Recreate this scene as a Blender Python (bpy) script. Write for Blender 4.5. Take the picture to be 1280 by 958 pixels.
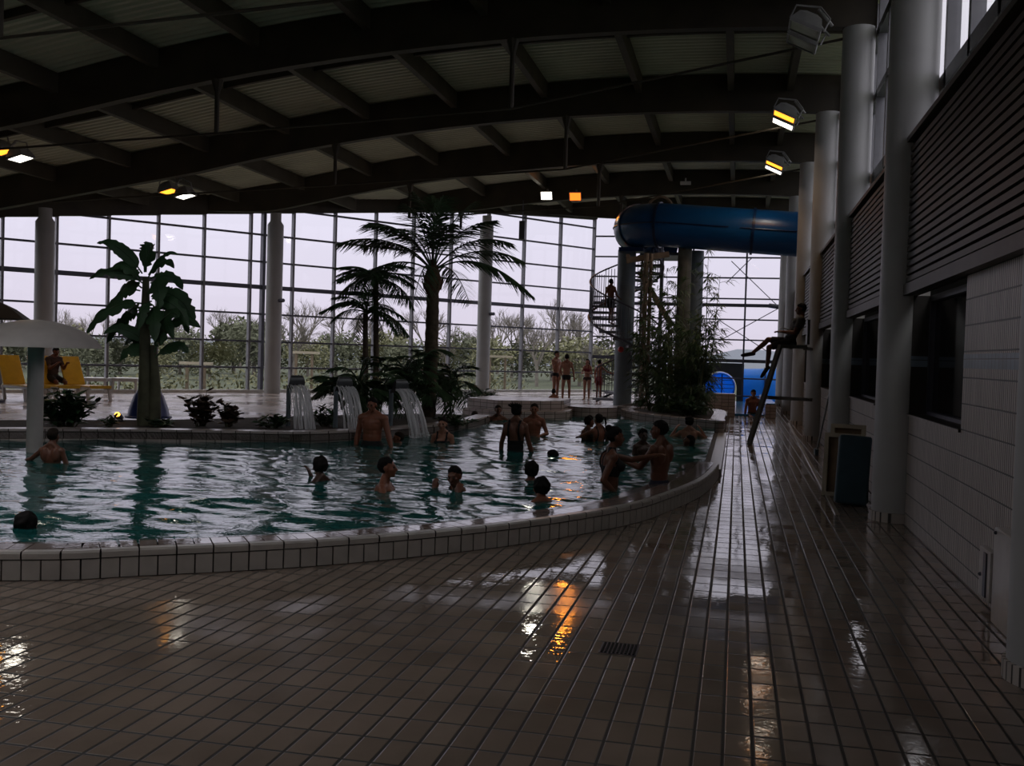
import bpy, bmesh, math, random
import numpy as np
from mathutils import Vector, Matrix, noise
from mathutils.geometry import tessellate_polygon
R = math.radians
rnd = random.Random(7)
SC = bpy.context.scene
COL = SC.collection
for ob in list(bpy.data.objects): bpy.data.objects.remove(ob)

# ---------------------------------------------------------------- camera geometry (1280 x 958 frame)
FPX, CX, CY, CH = 1250.0, 640.0, 479.0, 1.63
def _basis():
    v = Vector((921-CX, 452-CY, FPX)).normalized()
    h = Vector((1921-CX, 482-CY, FPX))
    u = h.cross(v).normalized()
    if u.y > 0: u = -u
    x = v.cross(u).normalized()
    if x.x < 0: x = -x
    return x, v, u
BX, BY, BZ = _basis()
def ray(px, py):
    c = Vector((px-CX, py-CY, FPX))
    return Vector((BX.dot(c), BY.dot(c), BZ.dot(c)))
EYE = Vector((0, 0, CH))
def at_z(px, py, z):
    d = ray(px, py); return EYE + d*((z-CH)/d.z)
def at_y(px, py, y):
    d = ray(px, py); return EYE + d*(y/d.y)
cam = bpy.data.objects.new('camera', bpy.data.cameras.new('camera'))
COL.objects.link(cam)
cr = Vector((BX.x, BY.x, BZ.x)); cu = -Vector((BX.y, BY.y, BZ.y)); cb = -Vector((BX.z, BY.z, BZ.z))
cam.matrix_world = Matrix(((cr.x, cu.x, cb.x, 0), (cr.y, cu.y, cb.y, 0), (cr.z, cu.z, cb.z, CH), (0, 0, 0, 1)))
cam.data.sensor_width = 36; cam.data.lens = FPX/1280*36
cam.data.clip_start = 0.05; cam.data.clip_end = 600
SC.camera = cam
SC.view_settings.view_transform = 'Standard'
SC.view_settings.look = 'None'
SC.view_settings.gamma = 1.0
SC.view_settings.use_curve_mapping = False
SC.view_settings.exposure = 0.0

# ---------------------------------------------------------------- mesh helpers
class MB:
    def __init__(s): s.v = []; s.f = []
    def add(s, vs, fs, M=None):
        n = len(s.v)
        s.v += [tuple(M @ Vector(p)) if M else tuple(p) for p in vs]
        s.f += [tuple(i+n for i in f) for f in fs]
        return s
    def box(s, c, d, M=None, taper=1.0):
        x, y, z = c; a, b, h = d[0]/2, d[1]/2, d[2]/2; t = taper
        vs = [(x-a,y-b,z-h),(x+a,y-b,z-h),(x+a,y+b,z-h),(x-a,y+b,z-h),(x-a*t,y-b*t,z+h),(x+a*t,y-b*t,z+h),(x+a*t,y+b*t,z+h),(x-a*t,y+b*t,z+h)]
        return s.add(vs, [(0,3,2,1),(4,5,6,7),(0,1,5,4),(1,2,6,5),(2,3,7,6),(3,0,4,7)], M)
    def beam(s, p0, p1, w, h, up=(0,0,1), ext=0):
        """a box bar from p0 to p1, w across, h along up"""
        p0, p1 = Vector(p0), Vector(p1); d = (p1-p0).normalized()
        p0 = p0-d*ext; p1 = p1+d*ext
        u = Vector(up); u = u-d*u.dot(d)
        if u.length < 1e-4: u = Vector((1,0,0))-d*d.x
        u.normalize(); r = d.cross(u)
        vs = [p+r*a*w/2+u*b*h/2 for p in (p0, p1) for a, b in ((-1,-1),(1,-1),(1,1),(-1,1))]
        return s.add(vs, [(0,1,2,3),(7,6,5,4),(0,4,5,1),(1,5,6,2),(2,6,7,3),(3,7,4,0)])
    def tube(s, pts, rad, n=8, cap=True, flat=1.0, up=None, M=None):
        pts = [Vector(p) for p in pts]; m = len(pts)
        rr = rad if isinstance(rad, (list, tuple)) else [rad]*m
        vs = []; prev = None
        for i, p in enumerate(pts):
            t = (pts[min(i+1, m-1)]-pts[max(i-1, 0)])
            t = t.normalized() if t.length > 1e-9 else Vector((0,0,1))
            if prev is None:
                a = Vector(up) if up else (Vector((0,0,1)) if abs(t.z) < .9 else Vector((1,0,0)))
                u = (a-t*a.dot(t)).normalized()
            else:
                u = prev-t*prev.dot(t)
                u = u.normalized() if u.length > 1e-6 else Vector((1,0,0))
            prev = u; w = t.cross(u)
            for k in range(n):
                an = 2*math.pi*k/n
                vs.append(p+w*math.cos(an)*rr[i]+u*math.sin(an)*rr[i]*flat)
        fs = [(i*n+k, i*n+(k+1) % n, (i+1)*n+(k+1) % n, (i+1)*n+k) for i in range(m-1) for k in range(n)]
        if cap: fs += [tuple(range(n-1, -1, -1)), tuple((m-1)*n+k for k in range(n))]
        return s.add(vs, fs, M)
    def lathe(s, prof, c=(0,0,0), n=24, M=None):
        vs = []; fs = []; m = len(prof)
        for r, z in prof:
            for k in range(n):
                a = 2*math.pi*k/n; vs.append((c[0]+max(r, 1e-4)*math.cos(a), c[1]+max(r, 1e-4)*math.sin(a), c[2]+z))
        fs = [(i*n+k, i*n+(k+1) % n, (i+1)*n+(k+1) % n, (i+1)*n+k) for i in range(m-1) for k in range(n)]
        fs += [tuple(range(n-1, -1, -1)), tuple((m-1)*n+k for k in range(n))]
        return s.add(vs, fs, M)
    def prism(s, poly, z0, z1, cap=True):
        n = len(poly)
        area = sum(poly[i][0]*poly[(i+1) % n][1]-poly[(i+1) % n][0]*poly[i][1] for i in range(n))
        if area < 0: poly = poly[::-1]
        vs = [(p[0], p[1], z0) for p in poly]+[(p[0], p[1], z1) for p in poly]
        fs = [(i, (i+1) % n, n+(i+1) % n, n+i) for i in range(n)]
        if cap:
            for t in tessellate_polygon([[Vector((p[0], p[1], 0)) for p in poly]]):
                a, b, c = [Vector(poly[i][:2]) for i in t]
                if (b-a).cross(c-a) < 0: t = (t[0], t[2], t[1])
                fs.append(tuple(n+i for i in t)); fs.append(tuple(reversed(t)))
        return s.add(vs, fs)
    def sphere(s, c, r, n=12, m=8, M=None):
        rx, ry, rz = r if isinstance(r, (tuple, list)) else (r, r, r)
        prof = [(math.sin(math.pi*i/m), -math.cos(math.pi*i/m)) for i in range(m+1)]
        vs = []
        for a, z in prof[1:-1]:
            for k in range(n):
                t = 2*math.pi*k/n; vs.append((c[0]+rx*a*math.cos(t), c[1]+ry*a*math.sin(t), c[2]+rz*z))
        q = len(vs); vs += [(c[0], c[1], c[2]-rz), (c[0], c[1], c[2]+rz)]
        fs = [(i*n+k, i*n+(k+1) % n, (i+1)*n+(k+1) % n, (i+1)*n+k) for i in range(m-2) for k in range(n)]
        fs += [(q, (k+1) % n, k) for k in range(n)]+[(q+1, (m-2)*n+k, (m-2)*n+(k+1) % n) for k in range(n)]
        return s.add(vs, fs, M)
    def mesh(s, name, mat, smooth=True, angle=35):
        me = bpy.data.meshes.new(name)
        me.from_pydata(s.v, [], s.f); me.update()
        if mat: me.materials.append(mat)
        if smooth:
            me.polygons.foreach_set('use_smooth', [True]*len(me.polygons))
            if angle: me.set_sharp_from_angle(angle=R(angle))
        return me

def tag(o, label=None, cat=None, group=None, kind=None):
    if label: o['label'] = label
    if cat: o['category'] = cat
    if group: o['group'] = group
    if kind: o['kind'] = kind
    return o
def link(name, me, parent=None):
    o = bpy.data.objects.new(name, me); COL.objects.link(o)
    if parent: o.parent = parent
    return o
def obj(name, mb, mat, parent=None, smooth=True, angle=35):
    return link(name, mb.mesh(name, mat, smooth, angle), parent)
def struct(name, mb, mat, parent=None, smooth=True, label=None, cat=None):
    o = obj(name, mb, mat, parent, smooth)
    if parent is None: o['kind'] = 'structure'
    if label: o['label'] = label
    return o
def thing(name, label, cat, loc=(0,0,0), rz=0.0, group=None, scale=1.0):
    o = bpy.data.objects.new(name, None); COL.objects.link(o)
    o.empty_display_size = .1
    o.location = loc; o.rotation_euler = (0, 0, rz); o.scale = (scale,)*3
    return tag(o, label, cat, group)
def copy_tree(o, parent=None):
    c = o.copy(); COL.objects.link(c)
    if parent: c.parent = parent
    for ch in list(o.children): copy_tree(ch, c)
    return c
def dup(root, loc, rz, label, group=None, scale=None):
    c = copy_tree(root); c.location = loc; c.rotation_euler = (0, 0, rz); c['label'] = label
    if group: c['group'] = group
    if scale: c.scale = (scale,)*3
    return c

# ---------------------------------------------------------------- materials
def new_mat(name):
    m = bpy.data.materials.new(name); m.use_nodes = True
    nt = m.node_tree; b = nt.nodes['Principled BSDF']
    return m, nt, b
def nd(nt, t, **kw):
    n = nt.nodes.new(t)
    for k, v in kw.items():
        if k.startswith('i_'):
            n.inputs[int(k[2:]) if k[2:].isdigit() else k[2:].replace('_', ' ')].default_value = v
        else: setattr(n, k, v)
    return n
def L(nt, a, b): nt.links.new(a, b)
def math_n(nt, op, a, b=None, clamp=False):
    n = nt.nodes.new('ShaderNodeMath'); n.operation = op; n.use_clamp = clamp
    for i, x in enumerate((a, b)):
        if x is None: continue
        if isinstance(x, (int, float)): n.inputs[i].default_value = x
        else: nt.links.new(x, n.inputs[i])
    return n.outputs[0]
def mat(name, col, rough=.5, metal=0, var=.12, scale=6, bump=0, spec=None, sub=None, rv=0.0):
    """plain coloured material with a little noise in tone, roughness and relief"""
    m, nt, b = new_mat(name)
    tc = nd(nt, 'ShaderNodeTexCoord'); n = nd(nt, 'ShaderNodeTexNoise'); n.inputs['Scale'].default_value = scale; n.inputs['Detail'].default_value = 3
    L(nt, tc.outputs['Object'], n.inputs['Vector'])
    rp = nd(nt, 'ShaderNodeValToRGB')
    rp.color_ramp.elements[0].color = (*[c*(1-var) for c in col], 1); rp.color_ramp.elements[1].color = (*[min(1, c*(1+var)) for c in col], 1)
    rp.color_ramp.elements[0].position = .3; rp.color_ramp.elements[1].position = .7
    L(nt, n.outputs['Fac'], rp.inputs[0]); L(nt, rp.outputs[0], b.inputs['Base Color'])
    b.inputs['Roughness'].default_value = rough; b.inputs['Metallic'].default_value = metal
    if rv: 
        x = math_n(nt, 'MULTIPLY_ADD', n.outputs['Fac'], rv); x.node.inputs[2].default_value = rough-rv/2
        L(nt, x, b.inputs['Roughness'])
    if spec is not None: b.inputs['Specular IOR Level'].default_value = spec
    if bump:
        bp = nd(nt, 'ShaderNodeBump'); bp.inputs['Strength'].default_value = bump; bp.inputs['Distance'].default_value = .02
        L(nt, n.outputs['Fac'], bp.inputs['Height']); L(nt, bp.outputs[0], b.inputs['Normal'])
    if sub:
        b.inputs['Subsurface Weight'].default_value = .15; b.inputs['Subsurface Radius'].default_value = (.02, .008, .004)
    return m
def emit(name, col, s):
    m, nt, b = new_mat(name)
    b.inputs['Base Color'].default_value = (*col, 1)
    b.inputs['Emission Color'].default_value = (*col, 1); b.inputs['Emission Strength'].default_value = s
    return m
def tile_mat(name, ux, uy, px, py, col, grout, gw=.05, rough=.3, var=.15, bump=.4, off=(0, 0), wet=None, stain=.2, sag=0):
    """tiles: ux, uy say which position axes run along the tile; px, py their pitch in metres"""
    m, nt, b = new_mat(name)
    tc = nd(nt, 'ShaderNodeNewGeometry'); sp = nd(nt, 'ShaderNodeSeparateXYZ'); L(nt, tc.outputs['Position'], sp.inputs[0])
    def axis(a):
        if isinstance(a, str): return sp.outputs[a]
        # a direction in plan (cos, sin)
        return math_n(nt, 'ADD', math_n(nt, 'MULTIPLY', sp.outputs['X'], a[0]), math_n(nt, 'MULTIPLY', sp.outputs['Y'], a[1]))
    u = math_n(nt, 'DIVIDE', math_n(nt, 'ADD', axis(ux), off[0]), px); v = math_n(nt, 'DIVIDE', math_n(nt, 'ADD', axis(uy), off[1]), py)
    fu, fv = math_n(nt, 'FRACT', u), math_n(nt, 'FRACT', v)
    eu = math_n(nt, 'MULTIPLY', math_n(nt, 'MINIMUM', fu, math_n(nt, 'SUBTRACT', 1.0, fu)), px)
    ev = math_n(nt, 'MULTIPLY', math_n(nt, 'MINIMUM', fv, math_n(nt, 'SUBTRACT', 1.0, fv)), py)
    e = math_n(nt, 'MINIMUM', eu, ev)
    g = nd(nt, 'ShaderNodeMapRange'); L(nt, e, g.inputs[0]); g.inputs[1].default_value = gw*.35; g.inputs[2].default_value = gw*.65
    cv = nd(nt, 'ShaderNodeCombineXYZ'); L(nt, math_n(nt, 'FLOOR', u), cv.inputs[0]); L(nt, math_n(nt, 'FLOOR', v), cv.inputs[1])
    wn = nd(nt, 'ShaderNodeTexWhiteNoise'); L(nt, cv.outputs[0], wn.inputs['Vector'])
    no = nd(nt, 'ShaderNodeTexNoise'); no.inputs['Scale'].default_value = 1.6; no.inputs['Detail'].default_value = 5; L(nt, tc.outputs['Position'], no.inputs['Vector'])
    k = math_n(nt, 'ADD', math_n(nt, 'MULTIPLY', math_n(nt, 'SUBTRACT', wn.outputs['Value'], .5), 2*var), math_n(nt, 'MULTIPLY', math_n(nt, 'SUBTRACT', no.outputs['Fac'], .5), 2*stain))
    k = math_n(nt, 'ADD', k, 1.0)
    mx = nd(nt, 'ShaderNodeMix', data_type='RGBA'); mx.inputs[6].default_value = (*grout, 1); mx.inputs[7].default_value = (*col, 1)
    L(nt, g.outputs[0], mx.inputs[0])
    vm = nd(nt, 'ShaderNodeVectorMath', operation='SCALE'); L(nt, mx.outputs[2], vm.inputs[0]); L(nt, k, vm.inputs['Scale'])
    L(nt, vm.outputs[0], b.inputs['Base Color'])
    hgt = g.outputs[0]
    if wet:
        w1 = nd(nt, 'ShaderNodeTexNoise'); w1.inputs['Scale'].default_value = wet[0]; w1.inputs['Detail'].default_value = 4; L(nt, tc.outputs['Position'], w1.inputs['Vector'])
        mr = nd(nt, 'ShaderNodeMapRange'); L(nt, w1.outputs['Fac'], mr.inputs[0]); mr.inputs[1].default_value = wet[1]; mr.inputs[2].default_value = wet[2]
        mr.inputs[3].default_value = wet[3]; mr.inputs[4].default_value = wet[4]
        rg = nd(nt, 'ShaderNodeMix'); L(nt, g.outputs[0], rg.inputs[0]); rg.inputs[2].default_value = .6; L(nt, mr.outputs[0], rg.inputs[3])
        L(nt, rg.outputs[0], b.inputs['Roughness']); b.inputs['Specular IOR Level'].default_value = .8
        w2 = nd(nt, 'ShaderNodeTexNoise'); w2.inputs['Scale'].default_value = 22; w2.inputs['Detail'].default_value = 2; w2.inputs['Distortion'].default_value = .6
        L(nt, tc.outputs['Position'], w2.inputs['Vector'])
        cb_ = nd(nt, 'ShaderNodeCombineXYZ'); L(nt, math_n(nt, 'FLOOR', u), cb_.inputs[0]); L(nt, math_n(nt, 'FLOOR', v), cb_.inputs[1])
        hgt = math_n(nt, 'ADD', math_n(nt, 'MULTIPLY', g.outputs[0], 1.0), math_n(nt, 'MULTIPLY', w2.outputs['Fac'], wet[5]))
        # every tile lies a touch out of level
        hgt = math_n(nt, 'ADD', hgt, math_n(nt, 'MULTIPLY', math_n(nt, 'SUBTRACT', wn.outputs['Value'], .5), math_n(nt, 'MULTIPLY', fv, 2.4)))
    else:
        b.inputs['Roughness'].default_value = rough
    bp = nd(nt, 'ShaderNodeBump'); bp.inputs['Strength'].default_value = bump; bp.inputs['Distance'].default_value = .004
    L(nt, hgt, bp.inputs['Height']); L(nt, bp.outputs[0], b.inputs['Normal'])
    if sag:      # the floor falls gently towards its drains
        n3 = nd(nt, 'ShaderNodeTexNoise'); n3.inputs['Scale'].default_value = .55; n3.inputs['Detail'].default_value = 2; L(nt, tc.outputs['Position'], n3.inputs['Vector'])
        b3 = nd(nt, 'ShaderNodeBump'); b3.inputs['Strength'].default_value = 1; b3.inputs['Distance'].default_value = sag
        L(nt, n3.outputs['Fac'], b3.inputs['Height']); L(nt, b3.outputs[0], bp.inputs['Normal'])
    return m
def glass_mat(name, tint, refl=.06):
    m, nt, b = new_mat(name); nt.nodes.remove(b)
    out = nt.nodes['Material Output']; tr = nd(nt, 'ShaderNodeBsdfTransparent'); tr.inputs[0].default_value = (*tint, 1)
    gl = nd(nt, 'ShaderNodeBsdfGlossy'); gl.inputs['Roughness'].default_value = .02
    fr = nd(nt, 'ShaderNodeFresnel'); fr.inputs['IOR'].default_value = 1.35
    mx = nd(nt, 'ShaderNodeMixShader'); L(nt, math_n(nt, 'MINIMUM', math_n(nt, 'MULTIPLY', fr.outputs[0], refl/.04*.9, True), .25), mx.inputs[0]); L(nt, tr.outputs[0], mx.inputs[1]); L(nt, gl.outputs[0], mx.inputs[2])
    L(nt, mx.outputs[0], out.inputs['Surface'])
    return m
# ================================================================ SETTING
ZD = .20      # lounge deck level
ZW = .17      # water level
XW = 1.75     # plane of the right wall
COLY = [5.7, 11.2, 16.7, 22.2, 27.7, 33.2, 38.7]
def zb(x):          # underside of the arched beams
    return 7.02-.0091*(x+1.5)**2 if x > -13 else 5.817-.155*(-13-x)
def fasc(x):        # lower edge of the roof's rim over the glass facade
    P = [(-30, 2.6), (-19.3, 4.93), (-14.7, 5.9), (-9.6, 6.9), (-5.9, 7.3), (5, 7.3)]
    for (a, p), (b, q) in zip(P, P[1:]):
        if x <= b: return p+(q-p)*(x-a)/(b-a)
FA, FB = Vector((-19.3, 23.2, 0)), Vector((-5.9, 40.9, 0)); FD = (FB-FA).normalized()
def fac(s): return FA+FD*s
def fac_x(y): return FA.x+(y-FA.y)*FD.x/FD.y
YR = 41.0

M_floor = tile_mat('brown_floor_tiles', 'X', 'Y', .1235, .247, (.31, .24, .195), (.03, .025, .02), gw=.016, var=.12, bump=.5, wet=(.6, .42, .60, .015, .16, .3), stain=.35, sag=.035)
M_deck = tile_mat('pale_deck_tiles', 'X', 'Y', .2, .2, (.50, .42, .39), (.2, .16, .15), gw=.012, bump=.3, wet=(.8, .4, .6, .1, .35, .3), stain=.2)
M_curbtop = tile_mat('curb_top_tiles', (.8, .6), (.6, -.8), .24, .24, (.34, .26, .24), (.07, .055, .05), gw=.012, bump=.4, wet=(1.2, .4, .6, .06, .25, .4))
M_curbface = mat('curb_tile_cream', (.50, .46, .43), .3, var=.08, scale=9)
M_grout = mat('dark_grout', (.045, .038, .035), .8)
M_poolwall = tile_mat('pool_wall_tiles', 'X', 'Z', .2, .1, (.48, .41, .39), (.12, .1, .09), gw=.012, bump=.3, rough=.25)
M_wall = tile_mat('cream_wall_tiles', 'Y', 'Z', .05, .205, (.56, .50, .46), (.04, .035, .03), gw=.012, bump=.5, rough=.45, var=.1, off=(0, -.12), stain=.1)
M_blueband = tile_mat('blue_band_tiles', 'Y', 'Z', .1, .1, (.20, .26, .33), (.05, .05, .05), gw=.008, bump=.4, rough=.3, off=(0, 0))
M_wood = mat('dark_stained_slats', (.045, .035, .025), .5, var=.35, scale=3)
M_beam = mat('dark_glulam', (.045, .036, .022), .6, var=.25, scale=2)
M_purlin = mat('purlin_wood', (.07, .06, .04), .6, var=.25, scale=2)
M_roof = mat('corrugated_roof_sheet', (.62, .64, .50), .45, metal=.0, var=.1, scale=1)
M_column = mat('grey_painted_steel', (.47, .47, .47), .45, var=.05, scale=3)
M_frame = mat('dark_aluminium', (.10, .10, .13), .4, metal=.3, var=.08)
M_frame2 = mat('grey_aluminium', (.22, .22, .24), .4, metal=.2, var=.08)
M_glass = glass_mat('window_glass', (.93, .93, .96))
M_darkglass = mat('dark_interior_glass', (.012, .012, .014), .06, var=.2)
M_blackroom = mat('dark_room_paint', (.02, .02, .02), .9)
M_soil = mat('planting_soil', (.05, .038, .028), .95, var=.4, scale=12, bump=.8)
M_strip = mat('pale_metal_strip', (.5, .45, .4), .3, metal=.6)
M_grate = mat('dark_plastic_grating', (.10, .085, .08), .6, var=.2, scale=30, bump=.4)
M_white = mat('white_paint', (.75, .74, .72), .4, var=.05)

# ---- curb geometry in plan
def spline(pts, n=6, closed=False):
    P = [Vector((p[0], p[1])) for p in pts]; out = []
    m = len(P)
    for i in range(m if closed else m-1):
        g = lambda k: P[k % m] if closed else P[max(0, min(m-1, k))]
        a, b, c, d = g(i-1), g(i), g(i+1), g(i+2)
        for k in range(n):
            t = k/n
            out.append(.5*((2*b)+(c-a)*t+(2*a-5*b+4*c-d)*t*t+(3*b-a-3*c+d)*t**3))
    if not closed: out.append(P[-1])
    return [(p.x, p.y) for p in out]
def resample(pts, step):
    P = [Vector(p) for p in pts]; out = [P[0]]; acc = 0
    for a, b in zip(P, P[1:]):
        l = (b-a).length; 
        if l < 1e-9: continue
        s = step-acc
        while s <= l: out.append(a+(b-a)*(s/l)); s += step
        acc = (l-(s-step))
    return out
front_outer = spline([(-14, 4.6), (-10.5, 4.55), (-7.5, 4.95), (-4.8, 5.8), (-4.03, 6.24), (-2.9, 7.08), (-1.82, 8.3), (-1.0, 9.72), (-.65, 10.85), (-.37, 12.16), (-.25, 13.34), (-.2, 14.35)])
front_inner = spline([(-14, 5.1), (-10.5, 5.05), (-7.6, 5.45), (-5.0, 6.3), (-4.3, 6.68), (-3.25, 7.42), (-2.23, 8.6), (-1.44, 9.95), (-1.1, 11.0), (-.83, 12.25), (-.71, 13.38), (-.66, 14.35)])
bed_front = [(-15, 9.2), (-12.5, 10.9), (-10.3, 12.4), (-8.83, 13.31), (-7.33, 13.95), (-6.5, 14.3), (-5.85, 15.3), (-5.2, 17.0), (-4.97, 19.0), (-5.05, 20.5)]
CH_ = [(-5.4, 20.75), (-6.5, 20.6), (-6.9, 20.9), (-6.8, 21.7), (-5.1, 21.75)]
bed_back = [(-5.45, 20.7), (-6.5, 20.5), (-7.2, 19.6), (-8.2, 18.2), (-9.6, 15.9), (-11.5, 14.3), (-13.5, 12.6), (-15.5, 10.6)]
tier_low = [(-5.0, 21.55), (-4.05, 22.35), (-3.75, 22.9), (-3.9, 24.6), (-6, 24.6), (-6.2, 22.5)]
isle_front = [(-3.9, 24.6), (-3.5, 25.6), (-3.1, 26.1), (-2.5, 25.9)]
bamb = [(-.24, 21.7), (-.24, 22.6), (-.3, 26.4), (-1.1, 27.0), (-2.1, 26.9), (-2.7, 26.0), (-2.75, 24.8), (-2.2, 23.4), (-1.4, 22.4), (-.7, 21.85)]

# lower floor (brown tiles): the corridor and the terrace in front of the arc curb
low_poly = [(XW+.4, -8), (XW+.4, YR)] + [(-.2, YR), (-.2, 14.35)] + [p for p in front_outer[::-1]] + [(-30, 4.6), (-30, -8)]
fl = struct('floor', MB().prism(low_poly, -.3, 0), M_floor, smooth=False)
# lounge deck
deck_poly = [(-30, 2), (-16, 8.6)] + bed_front + CH_ + [(-4.05, 22.4), (-3.75, 22.9), (-3.9, 24.6), (-3.5, 25.6), (-3.1, 26.2)] + [(-2.6, 26.4), (-1.5, 27.0), (-.2, 26.6), (-.2, YR), (-5.9, YR), (-19.4, 23.3), (-30, 9.3)]
struct('deck_lounge', MB().prism(deck_poly, -.3, ZD), M_deck, smooth=False, label='pale tiled lounge deck between pool and glass facade')
# pool basin
struct('pool_floor', MB().prism([(-16, 4), (-.2, 4), (-.2, 27), (-16, 27)], -1.1, -.95), M_poolwall, smooth=False)

# front arc curb: body of grout, tiles as relief
cb_ = MB(); cb_.prism(front_outer+front_inner[::-1], -.3, .165)
curb = struct('curb_front', cb_, M_grout, smooth=False, label='curved tiled curb at the near edge of the pool')
fo = resample(front_outer, .125); fi = resample(front_inner, .125)
face = MB(); nose = MB(); top = MB()
N = len(fo)
def on_inner(p, nrm):
    best = min(front_inner, key=lambda q: (Vector(q)-p).length); return Vector(best)
for i in range(N-1):
    a, b = fo[i], fo[i+1]; t = (b-a).normalized(); n = Vector((t.y, -t.x)); g = .0055
    a1, b1 = a+t*g, b-t*g
    for (z0, z1, d, tgt) in ((.005, .138, .012, face),):
        o = n*d
        tgt.add([(*(a1+o), z0), (*(b1+o), z0), (*(b1+o), z1), (*(a1+o), z1), (*a1, z0), (*b1, z0), (*b1, z1), (*a1, z1)],
                [(0, 1, 2, 3), (3, 2, 6, 7), (0, 3, 7, 4), (1, 5, 6, 2), (0, 4, 5, 1)])
    if i % 2 == 0 and i+2 < N:
        c = fo[i+2]; c1 = c-(c-b).normalized()*g; o = n*.018
        rows = [(.148, .018), (.185, .018), (.2, .006), (.2, -.06)]
        vs = []
        for z, d in rows:
            for q in (a1, b, c1): vs.append((*(q+n*d), z))
        fs = [(r*3+k, r*3+k+1, (r+1)*3+k+1, (r+1)*3+k) for r in range(3) for k in range(2)]
        fs.append((2, 1, 0)); vs += [(*a1, .148), (*b, .148), (*c1, .148)]; fs = fs[:-1]+[(12, 13, 1, 0), (13, 14, 2, 1)]
        nose.add(vs, fs)
    ia, ib = on_inner(a, n), on_inner(b, n)
    dirv = (-n)
    w = .44
    s0, s1 = .065, w+.05
    k = 2
    for q in range(k):
        u0, u1 = s0+(s1-s0)*q/k+.003, s0+(s1-s0)*(q+1)/k-.003
        za, zc = .2, .2
        if q == 1: zc = .172
        top.add([(*(a1+dirv*u0), za), (*(b1+dirv*u0), za), (*(b1+dirv*u1), zc), (*(a1+dirv*u1), zc),
                 (*(a1+dirv*u0), .18), (*(b1+dirv*u0), .18), (*(b1+dirv*u1), .15), (*(a1+dirv*u1), .15)],
                [(0, 1, 2, 3), (0, 4, 5, 1), (1, 5, 6, 2), (2, 6, 7, 3), (3, 7, 4, 0)])
obj('face_tiles', face, M_curbface, curb, smooth=False)
obj('nosing', nose, M_curbface, curb, smooth=True)
M_wettop = tile_mat('wet_top_tiles', 'X', 'Y', 40, 40, (.30, .23, .21), (.07, .055, .05), gw=.012, bump=.25, wet=(1.3, .4, .6, .02, .12, .5))
obj('top_tiles', top, M_wettop, curb, smooth=False)

def curb_run(name, pts, w, z1, parent=None, z0=-.1, side=1, mat_=None, label=None):
    """a low tiled kerb that follows pts, w thick to the left (side=1) of its run"""
    P = [Vector(p) for p in pts]; inn = []
    for i, p in enumerate(P):
        t = (P[min(i+1, len(P)-1)]-P[max(i-1, 0)]).normalized(); inn.append(p+Vector((-t.y, t.x))*w*side)
    m = MB(); n = len(P); cap = .035
    prof = lambda o, i: [(*o, z0), (*o, z1-cap), (*(o+(o-i).normalized()*.015), z1-cap), (*(o+(o-i).normalized()*.015), z1), (*i, z1), (*i, z0)]
    vs = []; 
    for o, i in zip(P, inn): vs += prof(o, i)
    fs = []
    for k in range(n-1):
        for j in range(6):
            q = (k*6+j, (k+1)*6+j, (k+1)*6+(j+1) % 6, k*6+(j+1) % 6); fs.append(q if side < 0 else q[::-1])
    fs += [(0, 1, 2, 3, 4, 5), tuple((n-1)*6+j for j in (5, 4, 3, 2, 1, 0))]
    m.add(vs, fs)
    return struct(name, m, mat_ or M_poolwall, parent, smooth=False, label=label)
bf = spline(bed_front, 5)
curb_run('curb_planting_bed', bf, .3, .345, label='tiled kerb along the planting bed with the palms')
struct('planting_bed', MB().prism(bf+spline(bed_back, 4), .1, .31), M_soil, smooth=False, label='dark soil bed between pool and lounge deck')
# stepped tiers by the inner bay, round step, island kerb
tl = MB().prism(tier_low, -.3, .36)
struct('curb_lower_tier', tl, M_poolwall, smooth=False)
struct('curb_upper_tier', MB().prism([(-5.3, 22.2), (-4.35, 22.75), (-3.95, 23.3), (-4.0, 24.6), (-6.0, 24.6), (-6.2, 22.9)], .36, .58), M_poolwall, smooth=False)
rs = [(-3.45+.62*math.cos(a), 24.55+.75*math.sin(a)) for a in [2*math.pi*k/28 for k in range(28)]]
struct('curb_round_step', MB().prism(rs, -.3, .42), M_poolwall, smooth=False)
curb_run('curb_island', spline([(-3.9, 24.9), (-3.45, 25.75), (-2.9, 26.2), (-2.45, 26.25)], 5), .35, .36)
bs = spline(bamb, 4, True)
cbm = curb_run('curb_bamboo_planter', bs+[bs[0]], .28, .36, side=1, label='tiled kerb ring of the bamboo planter')
def inset(poly, d):
    P = [Vector(p) for p in poly]; c = sum(P, Vector((0, 0)))/len(P); return [tuple(p+(c-p).normalized()*d) for p in P]
struct('planter_soil', MB().prism(inset(bs, .2), 0, .33), M_soil, smooth=False)
# overflow gutter along the corridor
g = MB(); g.box((-.52, 18.05, .0), (.36, 7.4, .2)); 
struct('gutter_grating', g, M_grate, smooth=False, label='dark overflow grating beside the corridor')
g = MB(); g.box((-.25, 18.05, -.02), (.17, 7.4, .25)); struct('gutter_edge', g, M_curbface, smooth=False)
# strip set in the corridor floor
s_ = MB(); s_.beam((1.12, 11.3, .006), (1.42, 28, .006), .045, .02); struct('trim_1', s_, M_strip, smooth=False)

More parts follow.
